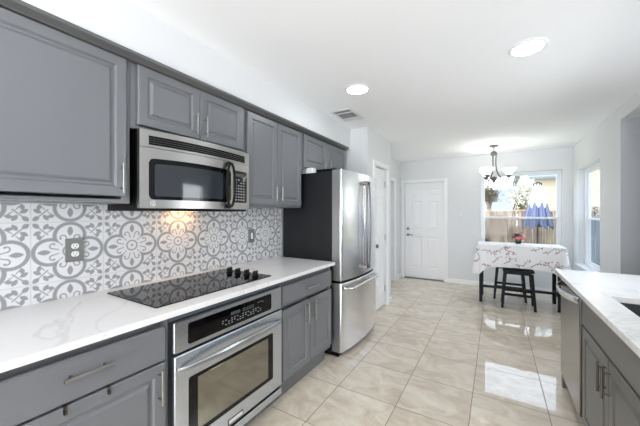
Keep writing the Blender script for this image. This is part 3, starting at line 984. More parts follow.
build(curved(MB(), YS + 0.010, 1.548, lo, hi, -0.003, 0.0015, 40), 'keypad', 'black_gloss', ch_, smooth=True)
mk = MB()
for r_ in range(8):
    for c_ in range(4):
        y = YS + 0.028 + c_ * 0.028; z = 1.448 + r_ * 0.020
        if (r_ * 7 + c_ * 3) % 5 == 0 and r_ > 5: continue
        curved(mk, y, y + 0.017, cst(z), cst(z + 0.008), 0.001, 0.0022, 2)
build(mk, 'key_markings', 'mark', ch_)
mk = MB(); curved(mk, YS + 0.03, YS + 0.13, cst(1.615), cst(1.638), 0.001, 0.0022, 4)
build(mk, 'display', 'led', ch_)
hd = []
for k in range(40):
    t = 2 * math.pi * k / 40
    z = 1.546 + 0.142 * math.sin(t)
    o_ = math.cos(t)
    y = YS - 0.046 + 0.010 * o_
    hd.append((mx(y) + 0.034 + 0.028 * o_, y, z))
hb = MB().tube(hd, 0.0085, 10, closed=True)
for z in (1.400, 1.692):
    hb.blob((mx(YS - 0.04) + 0.014, YS - 0.047, z + (0.006 if z < 1.5 else -0.006)), 0.017, 3, (1, 1, 1.1), 2, 0)
build(hb, 'handle', 'black', dmw, smooth=True)
# round badge with two letters
lg = build(MB().lathe([(0.017, 0.0), (0.017, 0.0022), (0.016, 0.0028), (0.0, 0.0028)], (mx(0.864), 0.864, 1.411), 28, 'x'), 'badge', 'badge', dmw, smooth=True)
rg = MB()
rg.tube([(mx(0.864) + 0.003, 0.864 + 0.0138 * math.cos(t * math.pi / 12), 1.411 + 0.0138 * math.sin(t * math.pi / 12)) for t in range(24)], 0.0012, 6, closed=True)
build(rg, 'badge_ring', 'slot', lg)
def text_mesh(txt, size, M4, name, m, parent):
    cu = bpy.data.curves.new('t', 'FONT'); cu.body = txt; cu.size = size; cu.extrude = 0.0004
    cu.align_x = 'CENTER'; cu.align_y = 'CENTER'
    ob = bpy.data.objects.new('t', cu); COL.objects.link(ob)
    me = ob.to_mesh().copy()
    ob.to_mesh_clear(); bpy.data.objects.remove(ob); bpy.data.curves.remove(cu)
    mb = MB(); mb.add([M4 @ v.co for v in me.vertices], [tuple(p.vertices) for p in me.polygons])
    bpy.data.meshes.remove(me)
    return build(mb, name, m, parent, recalc=False)
text_mesh('GE', 0.0155, Matrix(((0, 0, 1, mx(0.864) + 0.0032), (1, 0, 0, 0.864), (0, 1, 0, 1.411), (0, 0, 0, 1))), 'badge_letters', 'slot', lg)
# lamp under the microwave, towards the wall
build(MB().box(-1.905, -1.825, 1.17, 1.33, 1.3700, 1.3722), 'lamp_lens', 'hood_lamp', mw)
tag(mw.children[-1], 'glowing warm lamp lens on the underside')
build(MB().box(-1.80, -1.64, 0.86, 1.52, 1.3700, 1.3722), 'grease_filter', 'dark_nickel', mw)

# ------------------------------------------------------------------ outlet and switch on the backsplash
def outlet(y, z, label, kind):
    Fo = fL(XL + 0.0102)
    t = thing('wall_outlet' if kind == 'o' else 'wall_switch', label, 'outlet' if kind == 'o' else 'switch', (XL + 0.0102, y, z - 0.06))
    w = 0.039 if kind == 'o' else 0.034
    build(plate(MB(), Fo, rrect(y - w, y + w, z - 0.062, z + 0.062, 0.004), 0.0, 0.012, 0.002), 'cover_plate', 'outlet', t)
    if kind == 'o':
        for dz in (-0.021, 0.021):
            pts = [(y + 0.017 * math.cos(a_), z + dz + max(-0.0135, min(0.0135, 0.017 * math.sin(a_)))) for a_ in [2 * math.pi * k / 28 for k in range(28)]]
            so = build(plate(MB(), Fo, pts, 0.012, 0.0135, 0.0005), 'socket', 'outlet_white', t)
            mk = MB()
            mk.box(XL + 0.0236, XL + 0.0242, y - 0.008, y - 0.0055, z + dz - 0.001, z + dz + 0.007)
            mk.box(XL + 0.0236, XL + 0.0242, y + 0.0055, y + 0.008, z + dz - 0.001, z + dz + 0.007)
            mk.lathe([(0.0026, 0), (0.0026, 0.0006)], (XL + 0.0236, y, z + dz - 0.007), 10, 'x')
            build(mk, 'slots', 'slot', so)
        build(MB().lathe([(0.003, 0), (0.003, 0.001)], (XL + 0.0222, y, z), 12, 'x'), 'screw', 'nickel', t)
    else:
        build(MB().box(XL + 0.022, XL + 0.026, y - 0.012, y + 0.012, z - 0.030, z + 0.030), 'rocker', 'outlet_white', t, bevel=0.001)
        build(MB().box(XL + 0.0222, XL + 0.0228, y - 0.018, y + 0.018, z - 0.036, z + 0.036), 'rocker_frame', 'slot', t)
outlet(0.647, 1.163, 'grey duplex outlet on the tiled backsplash left of the cooktop', 'o')
outlet(1.957, 1.150, 'grey wall switch on the tiled backsplash near the refrigerator', 's')

# ------------------------------------------------------------------ refrigerator
fr = thing('refrigerator', 'stainless french door refrigerator with charcoal sides', 'refrigerator', (-1.6, 2.855, 0))
FY0, FY1 = 2.405, 3.305
build(MB().box(XL + 0.03, -1.33, FY0 + 0.003, FY1 - 0.003, 0.035, 1.755), 'body', 'fridge_side', fr, bevel=0.004)
FC = (FY0 + FY1) / 2; FH = (FY1 - FY0) / 2
def fx(y, n=0.0): return -1.222 + 0.045 * (1 - ((y - FC) / FH) ** 2) + n
def fdoor(y0, y1, z0, z1, name, N=24, rl=0.012, rr=0.012):
    mb = MB(); vs = []; fs = []
    ysamp = [y0] + [y0 + rl * (1 - math.cos(math.pi / 2 * k / 5)) for k in range(1, 6)] if rl else [y0]
    ins = [rl * (1 - math.sin(math.pi / 2 * k / 5)) for k in range(0, 6)] if rl else [0]
    mid = [y0 + rl + (y1 - y0 - rl - rr) * k / N for k in range(1, N)]
    L_ = list(zip(ysamp, ins)) + [(y, 0) for y in mid]
    L_ += [(y1 - rr * (1 - math.cos(math.pi / 2 * k / 5)), rr * (1 - math.sin(math.pi / 2 * k / 5))) for k in range(5, -1, -1)] if rr else [(y1, 0)]
    c = 0.006
    for y, i_ in L_:
        x = fx(y) - i_
        vs += [(-1.322, y, z0), (x - c, y, z0), (x, y, z0 + c), (x, y, z1 - c), (x - c, y, z1), (-1.322, y, z1)]
    K = 6
    for k in range(len(L_) - 1):
        p, q = K * k, K * k + K
        for i_ in range(K): fs.append((p + i_, p + (i_ + 1) % K, q + (i_ + 1) % K, q + i_))
    fs.append(tuple(range(K))); fs.append(tuple(range(K * (len(L_) - 1), K * len(L_))))
    mb.add(vs, fs)
    return build(mb, name, 'steel_v', fr, smooth=True)
dl = fdoor(FY0, FC - 0.003, 0.722, 1.768, 'door')
drr = fdoor(FC + 0.003, FY1, 0.722, 1.768, 'door')
dz_ = fdoor(FY0, FY1, 0.055, 0.700, 'freezer_drawer', 40)
# grey edge strip of each left edge, as on painted door sides
for par, z0, z1 in ((dl, 0.722, 1.768), (dz_, 0.055, 0.700)):
    build(MB().box(-1.321, -1.243, FY0 - 0.0012, FY0 - 0.0002, z0 + 0.002, z1 - 0.002), 'edge_panel', 'steel_edge', par)
build(MB().box(-1.33, -1.321, FY0 + 0.01, FY1 - 0.01, 0.06, 1.76).box(-1.321, -1.25, FY0 + 0.02, FY1 - 0.02, 0.7005, 0.7215), 'gasket', 'black', fr)
build(MB().box(-1.86, -1.26, FY0 + 0.01, FY1 - 0.01, 0.012, 0.05), 'toe_grille', 'black', fr)
for y in (FY0 + 0.05, FY1 - 0.05):
    for x in (-1.29, -1.82): build(MB().lathe([(0.02, 0), (0.02, 0.02), (0.012, 0.036)], (x, y, 0), 12), 'foot', 'black', fr, smooth=True)
build(MB().box(-1.50, -1.30, FY0 + 0.01, FY0 + 0.10, 1.7555, 1.785), 'hinge_cover', 'black', fr, bevel=0.005)
build(MB().box(-1.50, -1.30, FY1 - 0.10, FY1 - 0.01, 1.7555, 1.785), 'hinge_cover', 'black', fr, bevel=0.005)
for par, s in ((dl, -1), (drr, 1)):
    pts = []
    for k in range(29):
        t = k / 28
        sn = math.sin(math.pi * t)
        y = FC + (-(0.040 + 0.026 * sn) if s < 0 else 0.022 + 0.004 * sn)
        pts.append((fx(y) + 0.040 + 0.016 * sn, y, 0.800 + 0.870 * t))
    hm = build(MB().tube(pts, 0.011, 12, rb=0.009), 'handle', 'fridge_handle', par, smooth=True)
    for z in (0.80, 1.67):
        y = FC + (-0.040 if s < 0 else 0.022)
        build(MB().box(fx(y) - 0.003, fx(y) + 0.050, y - 0.011, y + 0.011, z - 0.018, z + 0.018), 'handle_mount', 'dark_nickel', hm, bevel=0.003)
pts = []
for k in range(33):
    t = k / 32
    y = FY0 + 0.045 + (FY1 - FY0 - 0.09) * t
    e = min(t, 1 - t) / 0.06
    out = 0.05 if e >= 1 else 0.05 * math.sin(e * math.pi / 2)
    pts.append((fx(y) - 0.001 + out, y, 0.640 + 0.016 * math.sin(math.pi * t)))
build(MB().tube(pts, 0.011, 12, rb=0.016), 'handle', 'chrome', dz_, smooth=True)
# small white things on top of it
tag(build(MB().box(-1.735, -1.655, 2.44, 2.52, 1.7555, 1.825), 'small_box', 'white_plastic', bevel=0.006), 'small white box on the refrigerator top, the one nearer the wall', 'box', 'white boxes on the refrigerator')
tag(build(MB().box(-1.635, -1.560, 2.43, 2.50, 1.7555, 1.813), 'small_box', 'white_plastic', bevel=0.006), 'small white box on the refrigerator top, the one nearer the doors', 'box', 'white boxes on the refrigerator')

# ------------------------------------------------------------------ right run
XCR = 0.462
RF = fR(XCR)
RW = XR - 0.001
dw = thing('dishwasher', 'stainless dishwasher with curved bar handle at the far end of the right counter', 'dishwasher', (0.75, 2.58, 0))
DY0, DY1 = 2.312, 2.905
build(MB().box(XCR, RW, DY0, DY1, 0.10, 0.880), 'body', 'gap', dw)
build(paneled(MB(), RF, DY0 + 0.004, DY1 - 0.004, 0.125, 0.868, 0.0005, 0.028, [], [], 0.004), 'door', 'steel_dw', dw)
dd = dw.children[-1]
build(MB().box(XCR + 0.05, XCR + 0.06, DY0 + 0.002, DY1 - 0.002, 0.0, 0.10), 'toe_kick', 'black', dw)
pts = []
for k in range(29):
    t = k / 28
    sn = math.sin(math.pi * t)
    pts.append(RF(2.340 + 0.535 * t, 0.822, 0.026 + 0.058 * sn ** 0.7))
build(MB().tube(pts, 0.007, 12, rb=0.020), 'handle', 'chrome', dd, smooth=True)
build(MB().box(0.446, RW, 2.906, 2.950, 0.0, 0.884), 'end_panel', 'cab_r', dw)

base_cab(1.402, 2.310, 'warm grey two door cabinet under the sink in the right counter', (1.410, 2.290, 0.696, 0.862, 0, 0), [(1.410, 1.819, 0.115, 0.686), (1.824, 2.290, 0.115, 0.686)], [(1.789, 0.588, 0.14), (1.853, 0.588, 0.14)], False, 'cab_r', RF, XCR, RW, 0.10)
base_cab(0.30, 1.400, 'warm grey cabinet nearer than the sink cabinet, mostly outside the picture', (0.32, 1.390, 0.696, 0.862, 0.16, 0.777), [(0.32, 0.852, 0.115, 0.686), (0.858, 1.390, 0.115, 0.686)], [], False, 'cab_r', RF, XCR, RW, 0.10)
# worktop with sink cut-out
SX0, SX1, SY0, SY1 = 0.528, 0.930, 1.43, 2.138
mb = MB()
CX0, CX1, CY0, CY1 = 0.404, RW, 0.30, 2.962
mb.box(CX0, SX0, CY0, CY1, 0.886, 0.914); mb.box(SX1, CX1, CY0, CY1, 0.886, 0.914)
mb.box(SX0, SX1, CY0, SY0, 0.886, 0.914); mb.box(SX0, SX1, SY1, CY1, 0.886, 0.914)
o = build(mb, 'countertop', 'quartz', recalc=False)
bm = bmesh.new(); bm.from_mesh(o.data)
bmesh.ops.remove_doubles(bm, verts=bm.verts, dist=1e-6)
seen = {}
for f in bm.faces: seen.setdefault(tuple(round(x, 4) for x in f.calc_center_median()), []).append(f)
bmesh.ops.recalc_face_normals(bm, faces=bm.faces)
bm.to_mesh(o.data); bm.free()
tag(o, 'white quartz worktop on the right with the undermount sink', 'countertop')
sk = MB()
prof = rrect(SY0 + 0.002, SY1 - 0.002, SX0 + 0.002, SX1 - 0.002, 0.012)
N = len(prof)
levels = [(1.0, 0.8855), (0.995, 0.70), (0.95, 0.685)]
ca, cb = (SY0 + SY1) / 2, (SX0 + SX1) / 2
vs = []; fs = []
for (s, z) in levels:
    vs += [(cb + (b - cb) * s, ca + (a - ca) * s, z) for a, b in prof]
for l in range(2):
    for k in range(N): fs.append((l * N + k, l * N + (k + 1) % N, (l + 1) * N + (k + 1) % N, (l + 1) * N + k))
fs.append(tuple(range(2 * N, 3 * N)))
sk.add(vs, fs)
si = tag(build(sk, 'sink', 'sink'), 'dark undermount sink in the right worktop', 'sink')
build(MB().lathe([(0.042, 0.0), (0.042, 0.002), (0.03, 0.003), (0.0, 0.001)], (cb + 0.03, ca, 0.6853), 24), 'drain', 'nickel', si, smooth=True)

# ------------------------------------------------------------------ ceiling fittings
def downlight(x, y, label):
    t = thing('ceiling_light', label, 'ceiling light', (x, y, H), 'round recessed ceiling lights')
    build(MB().lathe([(0.086, 0.0), (0.108, 0.0), (0.108, -0.004), (0.100, -0.008), (0.090, -0.010), (0.086, -0.006)], (x, y, H - 0.0002), 36), 'trim_ring', 'trim', t, smooth=True)
    build(MB().lathe([(0.086, -0.003), (0.086, -0.007), (0.0, -0.0075)], (x, y, H), 36), 'lens', 'lamp', t, smooth=True)
    return t
downlight(-1.03, 2.33, 'round recessed ceiling light nearest the ceiling vent')
downlight(0.18, 2.32, 'round recessed ceiling light above the aisle, the larger one at right')
for (x, y, w) in ((-1.03, 0.1, 'left one above the cooktop side'), (0.18, 0.1, 'right one above the sink side')):  # two extra lights, added out of view to brighten the room
    downlight(x, y, 'added ceiling light out of view behind the camera, ' + w)
vt = thing('ceiling_vent', 'white rectangular air vent in the ceiling by the left soffit', 'vent', (-1.395, 2.885, H))
vx0, vx1, vy0, vy1 = -1.515, -1.275, 2.70, 3.075
mb = MB()
for (a0, a1, b0, b1) in ((vx0, vx0 + 0.025, vy0, vy1), (vx1 - 0.025, vx1, vy0, vy1), (vx0 + 0.025, vx1 - 0.025, vy0, vy0 + 0.025), (vx0 + 0.025, vx1 - 0.025, vy1 - 0.025, vy1), (vx0 + 0.025, vx1 - 0.025, 2.80, 2.815), (vx0 + 0.025, vx1 - 0.025, 2.975, 2.99)):
    mb.box(a0, a1, b0, b1, H - 0.008, H - 0.0005)
build(mb, 'frame', 'vent', vt)
build(MB().box(vx0 + 0.02, vx1 - 0.02, vy0 + 0.02, vy1 - 0.02, H - 0.0022, H - 0.0004), 'backing', 'vent_dark', vt)
for (b0, b1, tilt) in ((2.727, 2.80, 1), (2.817, 2.975, 1), (2.992, 3.048, -1)):
    st_ = 0.024 if tilt > 0 else 0.018
    n_ = int((b1 - b0) / st_)
    for k in range(n_):
        y = b0 + st_ / 2 + k * st_
        build(MB().beam((vx0 + 0.026, y, H - 0.0055), (vx1 - 0.026, y, H - 0.0055), 0.005 if tilt > 0 else 0.014, 0.0012), 'louvre', 'vent', vt)

# ------------------------------------------------------------------ switch on the back wall
t = thing('wall_switch', 'white switch plate on the far wall between door and table', 'switch', (-0.575, YB - 0.006, 1.28))
build(plate(MB(), fB(YB - 0.0005), rrect(-0.615, -0.535, 1.275, 1.40, 0.004), 0.0, 0.008, 0.002), 'cover_plate', 'vent', t)
build(MB().box(-0.590, -0.560, YB - 0.0115, YB - 0.0085, 1.305, 1.370), 'rocker', 'outlet_white', t)

# ------------------------------------------------------------------ table, cloth, stools
TX0, TX1, TY0, TY1, TH = -0.215, 0.775, 5.075, 5.560, 0.878
tb = thing('counter_height_table', 'black high table under a floral white cloth by the window', 'table', ((TX0 + TX1) / 2, (TY0 + TY1) / 2, 0))
build(MB().box(TX0 - 0.01, TX1 + 0.01, TY0 - 0.01, TY1 + 0.01, TH - 0.03, TH), 'tabletop', 'black_wood', tb, bevel=0.003)
build(MB().box(TX0 + 0.02, TX1 - 0.02, TY0 + 0.012, TY0 + 0.03, TH - 0.10, TH - 0.031).box(TX0 + 0.02, TX1 - 0.02, TY1 - 0.03, TY1 - 0.012, TH - 0.10, TH - 0.031), 'apron', 'black_wood', tb)
for x in (TX0 + 0.022, TX1 - 0.022):
    for y in (TY0 + 0.022, TY1 - 0.022):
        build(MB().box(x - 0.022, x + 0.022, y - 0.022, y + 0.022, 0, TH - 0.031), 'leg', 'black_wood', tb, bevel=0.002)
    build(MB().box(x - 0.014, x + 0.014, TY0 + 0.044, TY1 - 0.044, 0.175, 0.215), 'stretcher', 'black_wood', tb)
build(MB().box(TX0 + 0.036, TX1 - 0.036, 5.325, 5.353, 0.178, 0.212), 'stretcher', 'black_wood', tb)

def cloth():
    x0, x1, y0, y1 = TX0 - 0.022, TX1 + 0.045, TY0 - 0.022, TY1 + 0.022
    zt = TH + 0.004
    rc = 0.03
    # perimeter path with rounded corners
    seg = []
    W_, D_ = x1 - x0, y1 - y0
    pts = []; nor = []; cor = []
    st = 0.0045
    def line(p, q, nn):
        L = math.dist(p, q); n = int(L / st)
        for k in range(n):
            t = k / n
            pts.append((p[0] + (q[0] - p[0]) * t, p[1] + (q[1] - p[1]) * t)); nor.append(nn); cor.append(math.exp(-min(t, 1 - t) * L / 0.075))
    def arc(c, t0):
        n = 14
        for k in range(n):
            t = math.radians(t0 + 90 * k / n)
            pts.append((c[0] + rc * math.cos(t), c[1] + rc * math.sin(t))); nor.append((math.cos(t), math.sin(t))); cor.append(1.0)
    line((x0 + rc, y0), (x1 - rc, y0), (0, -1)); arc((x1 - rc, y0 + rc), -90)
    line((x1, y0 + rc), (x1, y1 - rc), (1, 0)); arc((x1 - rc, y1 - rc), 0)
    line((x1 - rc, y1), (x0 + rc, y1), (0, 1)); arc((x0 + rc, y1 - rc), 90)
    line((x0, y1 - rc), (x0, y0 + rc), (-1, 0)); arc((x0 + rc, y0 + rc), 180)
    pts.append(pts[0]); nor.append(nor[0]); cor.append(cor[0])
    p = np.array(pts); nn = np.array(nor); cr_ = np.array(cor)
    s = np.concatenate([[0], np.cumsum(np.hypot(*np.diff(p, axis=0).T))])
    rows = []
    cx, cy = (x0 + x1) / 2, (y0 + y1) / 2
    # top: concentric rings towards the centre
    tops = np.linspace(0.0, 1.0, 46)
    Pt = []
    UV = []
    for f in tops[:-1]:
        q = np.stack([cx + (p[:, 0] - cx) * f, cy + (p[:, 1] - cy) * f, np.full(len(p), zt)], -1)
        Pt.append(q); UV.append(np.stack([q[:, 0], q[:, 1] + 3.0], -1))
    drop = 0.318
    K = 78
    for k in range(K + 1):
        d_ = k / K
        dl_ = d_ * (drop + 0.13 * cr_)
        fold = 0.010 * np.sin(s * 21 + 1.2 * np.sin(s * 5)) + 0.006 * np.sin(s * 47 + 2)
        out = 0.004 + 0.012 * d_ + fold * d_ + 0.055 * cr_ * d_ * (0.6 + 0.4 * np.sin(s * 60))
        rnd = 0.006 * min(1, k / 3)
        q = np.stack([p[:, 0] + nn[:, 0] * out, p[:, 1] + nn[:, 1] * out, zt - dl_ + (0 if k else 0)], -1)
        Pt.append(q); UV.append(np.stack([s, -dl_], -1))
    P = np.stack(Pt); UV = np.stack(UV)
    # print: blossom branches
    r = random.Random(11)
    white = L3((240, 240, 242)); colr = np.tile(white, P.shape[:2] + (1,))
    def stamp(cu, cv, rad, c, a=1.0, sq=1.0, ang=0.0):
        dx = UV[..., 0] - cu; dy = UV[..., 1] - cv
        ca, sa = math.cos(ang), math.sin(ang)
        dd_ = np.hypot(dx * ca + dy * sa, (-dx * sa + dy * ca) * sq) - rad
        w = np.clip(0.5 - dd_ / 0.004, 0, 1)[..., None] * a
        np.copyto(colr, colr * (1 - w) + L3(c) * w)
    def branch(u, v, ang, n, thick):
        for i in range(n):
            u2, v2 = u + 0.017 * math.cos(ang), v + 0.017 * math.sin(ang)
            for t in (0, 0.33, 0.66): stamp(u + (u2 - u) * t, v + (v2 - v) * t, thick, (84, 76, 82), 0.9)
            u, v = u2, v2
            ang += r.uniform(-0.5, 0.5)
            if r.random() < 0.5:
                a2 = ang + r.choice((-1, 1)) * 0.9
                uu, vv = u, v
                for j in range(r.randint(1, 3)):
                    uu += 0.012 * math.cos(a2); vv += 0.012 * math.sin(a2)
                    stamp(uu, vv, 0.0022, (120, 112, 118), 0.8)
                w_ = r.random()
                if w_ < 0.28: stamp(uu, vv, 0.0085, (166, 52, 62), 0.85); stamp(uu + 0.006, vv + 0.006, 0.005, (214, 120, 120), 0.8)
                elif w_ < 0.75: stamp(uu, vv, 0.011, (58, 60, 76), 0.85, 2.2, a2)
                else: stamp(uu, vv, 0.010, (232, 176, 178), 0.7)
            thick = max(0.0018, thick * 0.94)
    Ltot = s[-1]
    u = 0.02
    while u < Ltot:
        for v in (-0.09, -0.26):
            branch(u + r.uniform(-0.02, 0.05), v + r.uniform(-0.04, 0.04), r.choice((0.35, 0.6, 2.6, 0.1)), r.randint(10, 15), 0.0048)
        u += 0.15
    for gx in np.arange(x0 + 0.1, x1, 0.28):
        for gy in (TY0 + 0.12, TY0 + 0.36): branch(gx, gy + 3.0, r.uniform(0, 6), 8, 0.004)
    o = grid_mesh('tablecloth', P, colr, 'cloth_print', None, (cx, cy, zt - drop))
    md = o.modifiers.new('thickness', 'SOLIDIFY'); md.thickness = 0.0015; md.offset = -1
    return tag(o, 'white tablecloth with red blossom branches on the high table', 'tablecloth')
cloth()

def stool(x0, x1, y0, y1, hz, label, seed=0):
    t = thing('backless_stool', label, 'stool', ((x0 + x1) / 2, (y0 + y1) / 2, 0), 'black stools at the high table')
    cx, cy = (x0 + x1) / 2, (y0 + y1) / 2
    k = 0.80
    w, d_ = (x1 - x0) / 2, (y1 - y0) / 2
    mb = MB()
    vs = []; fs = []; nx = 12
    sx, sy = w * k + 0.03, d_ * k + 0.03
    for i in range(nx + 1):
        u = -1 + 2 * i / nx
        z = hz + 0.012 * u * u - 0.006
        for (yy, zz) in ((-sy, z - 0.022), (-sy + 0.004, z), (sy - 0.004, z), (sy, z - 0.022)):
            vs.append((cx + u * sx, cy + yy, zz))
    for i in range(nx):
        for j in range(4): fs.append((4 * i + j, 4 * i + (j + 1) % 4, 4 * i + 4 + (j + 1) % 4, 4 * i + 4 + j))
    fs += [(0, 1, 2, 3), (4 * nx, 4 * nx + 1, 4 * nx + 2, 4 * nx + 3)]
    mb.add(vs, fs)
    build(mb, 'seat', 'black_wood', t, smooth=True)
    def at(sx_, sy_, z):
        f = z / (hz - 0.036)
        return (cx + sx_ * (w + (w * k - w) * f), cy + sy_ * (d_ + (d_ * k - d_) * f), z)
    for a in (-1, 1):
        for b in (-1, 1):
            build(MB().beam(at(a, b, 0.0), at(a, b, hz - 0.034), 0.030, 0.030, 0.038, 0.034, up=(0, 1, 0)), 'leg', 'black_wood', t)
    for b in (-1, 1): build(MB().beam(at(-1, b, 0.20), at(1, b, 0.20), 0.02, 0.034), 'stretcher', 'black_wood', t)
    for a in (-1, 1): build(MB().beam(at(a, -1, 0.27), at(a, 1, 0.27), 0.02, 0.034), 'stretcher', 'black_wood', t)
    for b in (-1, 1): build(MB().beam(at(-0.95, b, hz - 0.042), at(0.95, b, hz - 0.042), 0.018, 0.026), 'apron', 'black_wood', t)
stool(0.083, 0.470, 4.925, 5.245, 0.540, 'black backless wooden stool in front of the tablecloth')
stool(-0.015, 0.395, 5.375, 5.68, 0.540, 'black backless wooden stool farther under the high table, behind the other')

# vase of flowers
vx, vy, vz = 0.300, 5.42, TH + 0.006
v = thing('flower_vase', 'small glass vase of pink and plum flowers on the floral tablecloth', 'vase', (vx, vy, vz))
build(MB().lathe([(0.030, 0.0), (0.040, 0.01), (0.043, 0.035), (0.034, 0.062), (0.038, 0.075)], (vx, vy, vz), 24), 'glass_bowl', 'vase_glass', v, smooth=True)
build(MB().lathe([(0.0, 0.004), (0.034, 0.012), (0.037, 0.04), (0.0, 0.04)], (vx, vy, vz), 20), 'stems', 'leaf', v, smooth=True)
rf = random.Random(3)
def flower(c, r, m):
    r *= 1.3
    mb = MB()
    for k in range(9):
        t = k * 2.4
        rr0 = r * (0.25 + 0.55 * (k / 9))
        mb.blob((c[0] + rr0 * math.cos(t), c[1] + rr0 * math.sin(t), c[2] - 0.3 * rr0), r * 0.5, k, (1, 1, 0.7), 1, 0.1)
    build(mb, 'flower', m, v, smooth=True)
flower((vx + 0.022, vy - 0.03, vz + 0.105), 0.052, 'rose')
flower((vx - 0.045, vy - 0.01, vz + 0.110), 0.036, 'plum')
flower((vx + 0.055, vy + 0.03, vz + 0.185), 0.030, 'rose')
flower((vx - 0.02, vy + 0.03, vz + 0.150), 0.034, 'plum')
lf = MB()
for k in range(26):
    t = rf.uniform(0, 6.283); e = rf.uniform(-0.1, 1.1); L = rf.uniform(0.06, 0.11)
    p = Vector((vx, vy, vz + 0.07)); q = p + Vector((math.cos(t) * math.cos(e), math.sin(t) * math.cos(e), math.sin(e))) * L
    sd = (q - p).cross(Vector((0, 0, 1))).normalized() * 0.012
    m_ = (p + q) / 2
    lf.add([p, m_ + sd, q, m_ - sd, m_ + Vector((0, 0, 0.004))], [(0, 1, 4), (1, 2, 4), (2, 3, 4), (3, 0, 4)])
build(lf, 'leaves', 'leaf', v, recalc=False)

# ------------------------------------------------------------------ chandelier
hx, hy = -0.021, 5.41
chn = thing('chandelier', 'brushed metal chandelier with three white bell glass shades', 'chandelier', (hx, hy, 1.83))
build(MB().lathe([(0.0, 0), (0.070, 0.0), (0.066, -0.012), (0.03, -0.030), (0.012, -0.034)], (hx, hy, H - 0.0002), 28), 'canopy', 'lamp_metal', chn, smooth=True)
build(MB().tube([(hx, hy, H - 0.03), (hx, hy, 2.33)], 0.007, 10).lathe([(0.010, 0.05), (0.030, 0.045), (0.046, 0.02), (0.050, 0.0), (0.040, -0.012), (0.018, -0.02)], (hx, hy, 2.295), 24), 'stem', 'lamp_metal', chn, smooth=True)
build(MB().lathe([(0.0, 0.085), (0.018, 0.08), (0.052, 0.055), (0.046, 0.04), (0.02, 0.0), (0.007, -0.03), (0.0, -0.035)], (hx, hy, 1.865), 24), 'bottom_finial', 'lamp_metal', chn, smooth=True)
camr = -0.04
for i in range(3):
    th = camr + 0.12 + i * 2 * math.pi / 3
    dx, dy = math.cos(th), math.sin(th)
    pr_ = [(0.030, 2.285), (0.026, 2.16), (0.036, 2.05), (0.070, 1.955), (0.120, 1.895), (0.160, 1.872), (0.194, 1.885), (0.202, 1.925), (0.202, 1.945)]
    # smooth through the control points
    pp = []
    for k in range(len(pr_) - 1):
        p0 = pr_[max(k - 1, 0)]; p1 = pr_[k]; p2 = pr_[k + 1]; p3 = pr_[min(k + 2, len(pr_) - 1)]
        for t in (0, .25, .5, .75):
            q = [0.5 * (2 * p1[j] + (p2[j] - p0[j]) * t + (2 * p0[j] - 5 * p1[j] + 4 * p2[j] - p3[j]) * t * t + (3 * p1[j] - p0[j] - 3 * p2[j] + p3[j]) * t ** 3) for j in (0, 1)]
            pp.append((hx + dx * q[0], hy + dy * q[0], q[1]))
    pp.append((hx + dx * 0.202, hy + dy * 0.202, 1.945))
    arm = build(MB().tube(pp, 0.009, 8), 'arm', 'lamp_metal', chn, smooth=True)
    c = (hx + dx * 0.202, hy + dy * 0.202, 1.935)
    build(MB().lathe([(0.008, -0.02), (0.020, -0.012), (0.034, 0.012), (0.034, 0.022), (0.0, 0.022)], c, 20), 'cup', 'lamp_metal', arm, smooth=True)
    sh = build(MB().lathe([(0.032, 0.0), (0.045, 0.022), (0.066, 0.052), (0.090, 0.085), (0.108, 0.108), (0.104, 0.109), (0.086, 0.088), (0.062, 0.055), (0.041, 0.025), (0.028, 0.004)], (c[0], c[1], c[2] + 0.02), 32), 'lamp_shade', 'shade', chn, smooth=True)
    pl = bpy.data.lights.new('bulb_light', 'POINT'); pl.energy = 0.9; pl.color = (1.0, 0.98, 0.95); pl.shadow_soft_size = 0.07
    po = bpy.data.objects.new('bulb_light', pl); COL.objects.link(po); po.location = (c[0], c[1], c[2] + 0.14)
    build(MB().lathe([(0.012, 0.0), (0.014, 0.02), (0.024, 0.045), (0.024, 0.06), (0.0, 0.078)], (c[0], c[1], c[2] + 0.02), 16), 'bulb', 'bulb', sh, smooth=True)

# ------------------------------------------------------------------ outside
GZ = -0.35
struct(MB().box(-30, 40, YB + 0.21, 45, GZ - 0.1, GZ), 'ground_yard', 'grass')
struct(MB().box(XR + 0.25 + 3.6, 40, YF - 6, YB + 0.2, GZ - 0.1, GZ), 'ground_side', 'grass')
struct(MB().box(-30, XR + 0.25 + 3.59, YF - 20, YF - 0.21, GZ - 0.1, GZ), 'ground_front', 'ground_room')

def fence(name, x0, x1, y, top, m, rail, label, bw=0.14):
    t = thing(name, label, 'fence', ((x0 + x1) / 2, y, GZ))
    x = x0; i = 0
    rr = random.Random(int(y * 10))
    while x < x1:
        h = top + rr.uniform(-0.012, 0.012)
        build(MB().box(x, x + bw - 0.014, y, y + 0.018, GZ, h), 'board', m, t)
        x += bw; i += 1
    build(MB().box(x0, x1, y + 0.02, y + 0.06, GZ + 0.25, GZ + 0.34).box(x0, x1, y + 0.02, y + 0.06, top - 0.3, top - 0.2), 'rail', rail, t)
    build(MB().box(x0, x1, y - 0.03, y + 0.07, top + 0.014, top + 0.05), 'cap_rail', rail, t)
fence('wooden_fence', -2.3, 2.6, 12.0, 1.42, 'fence', 'fence_rail', 'weathered brown board fence across the yard beyond the far window')
fence('garden_fence', 1.55, 3.6, 9.6, 1.24, 'blue_fence', 'blue_fence', 'blue grey board fence seen through the right window')

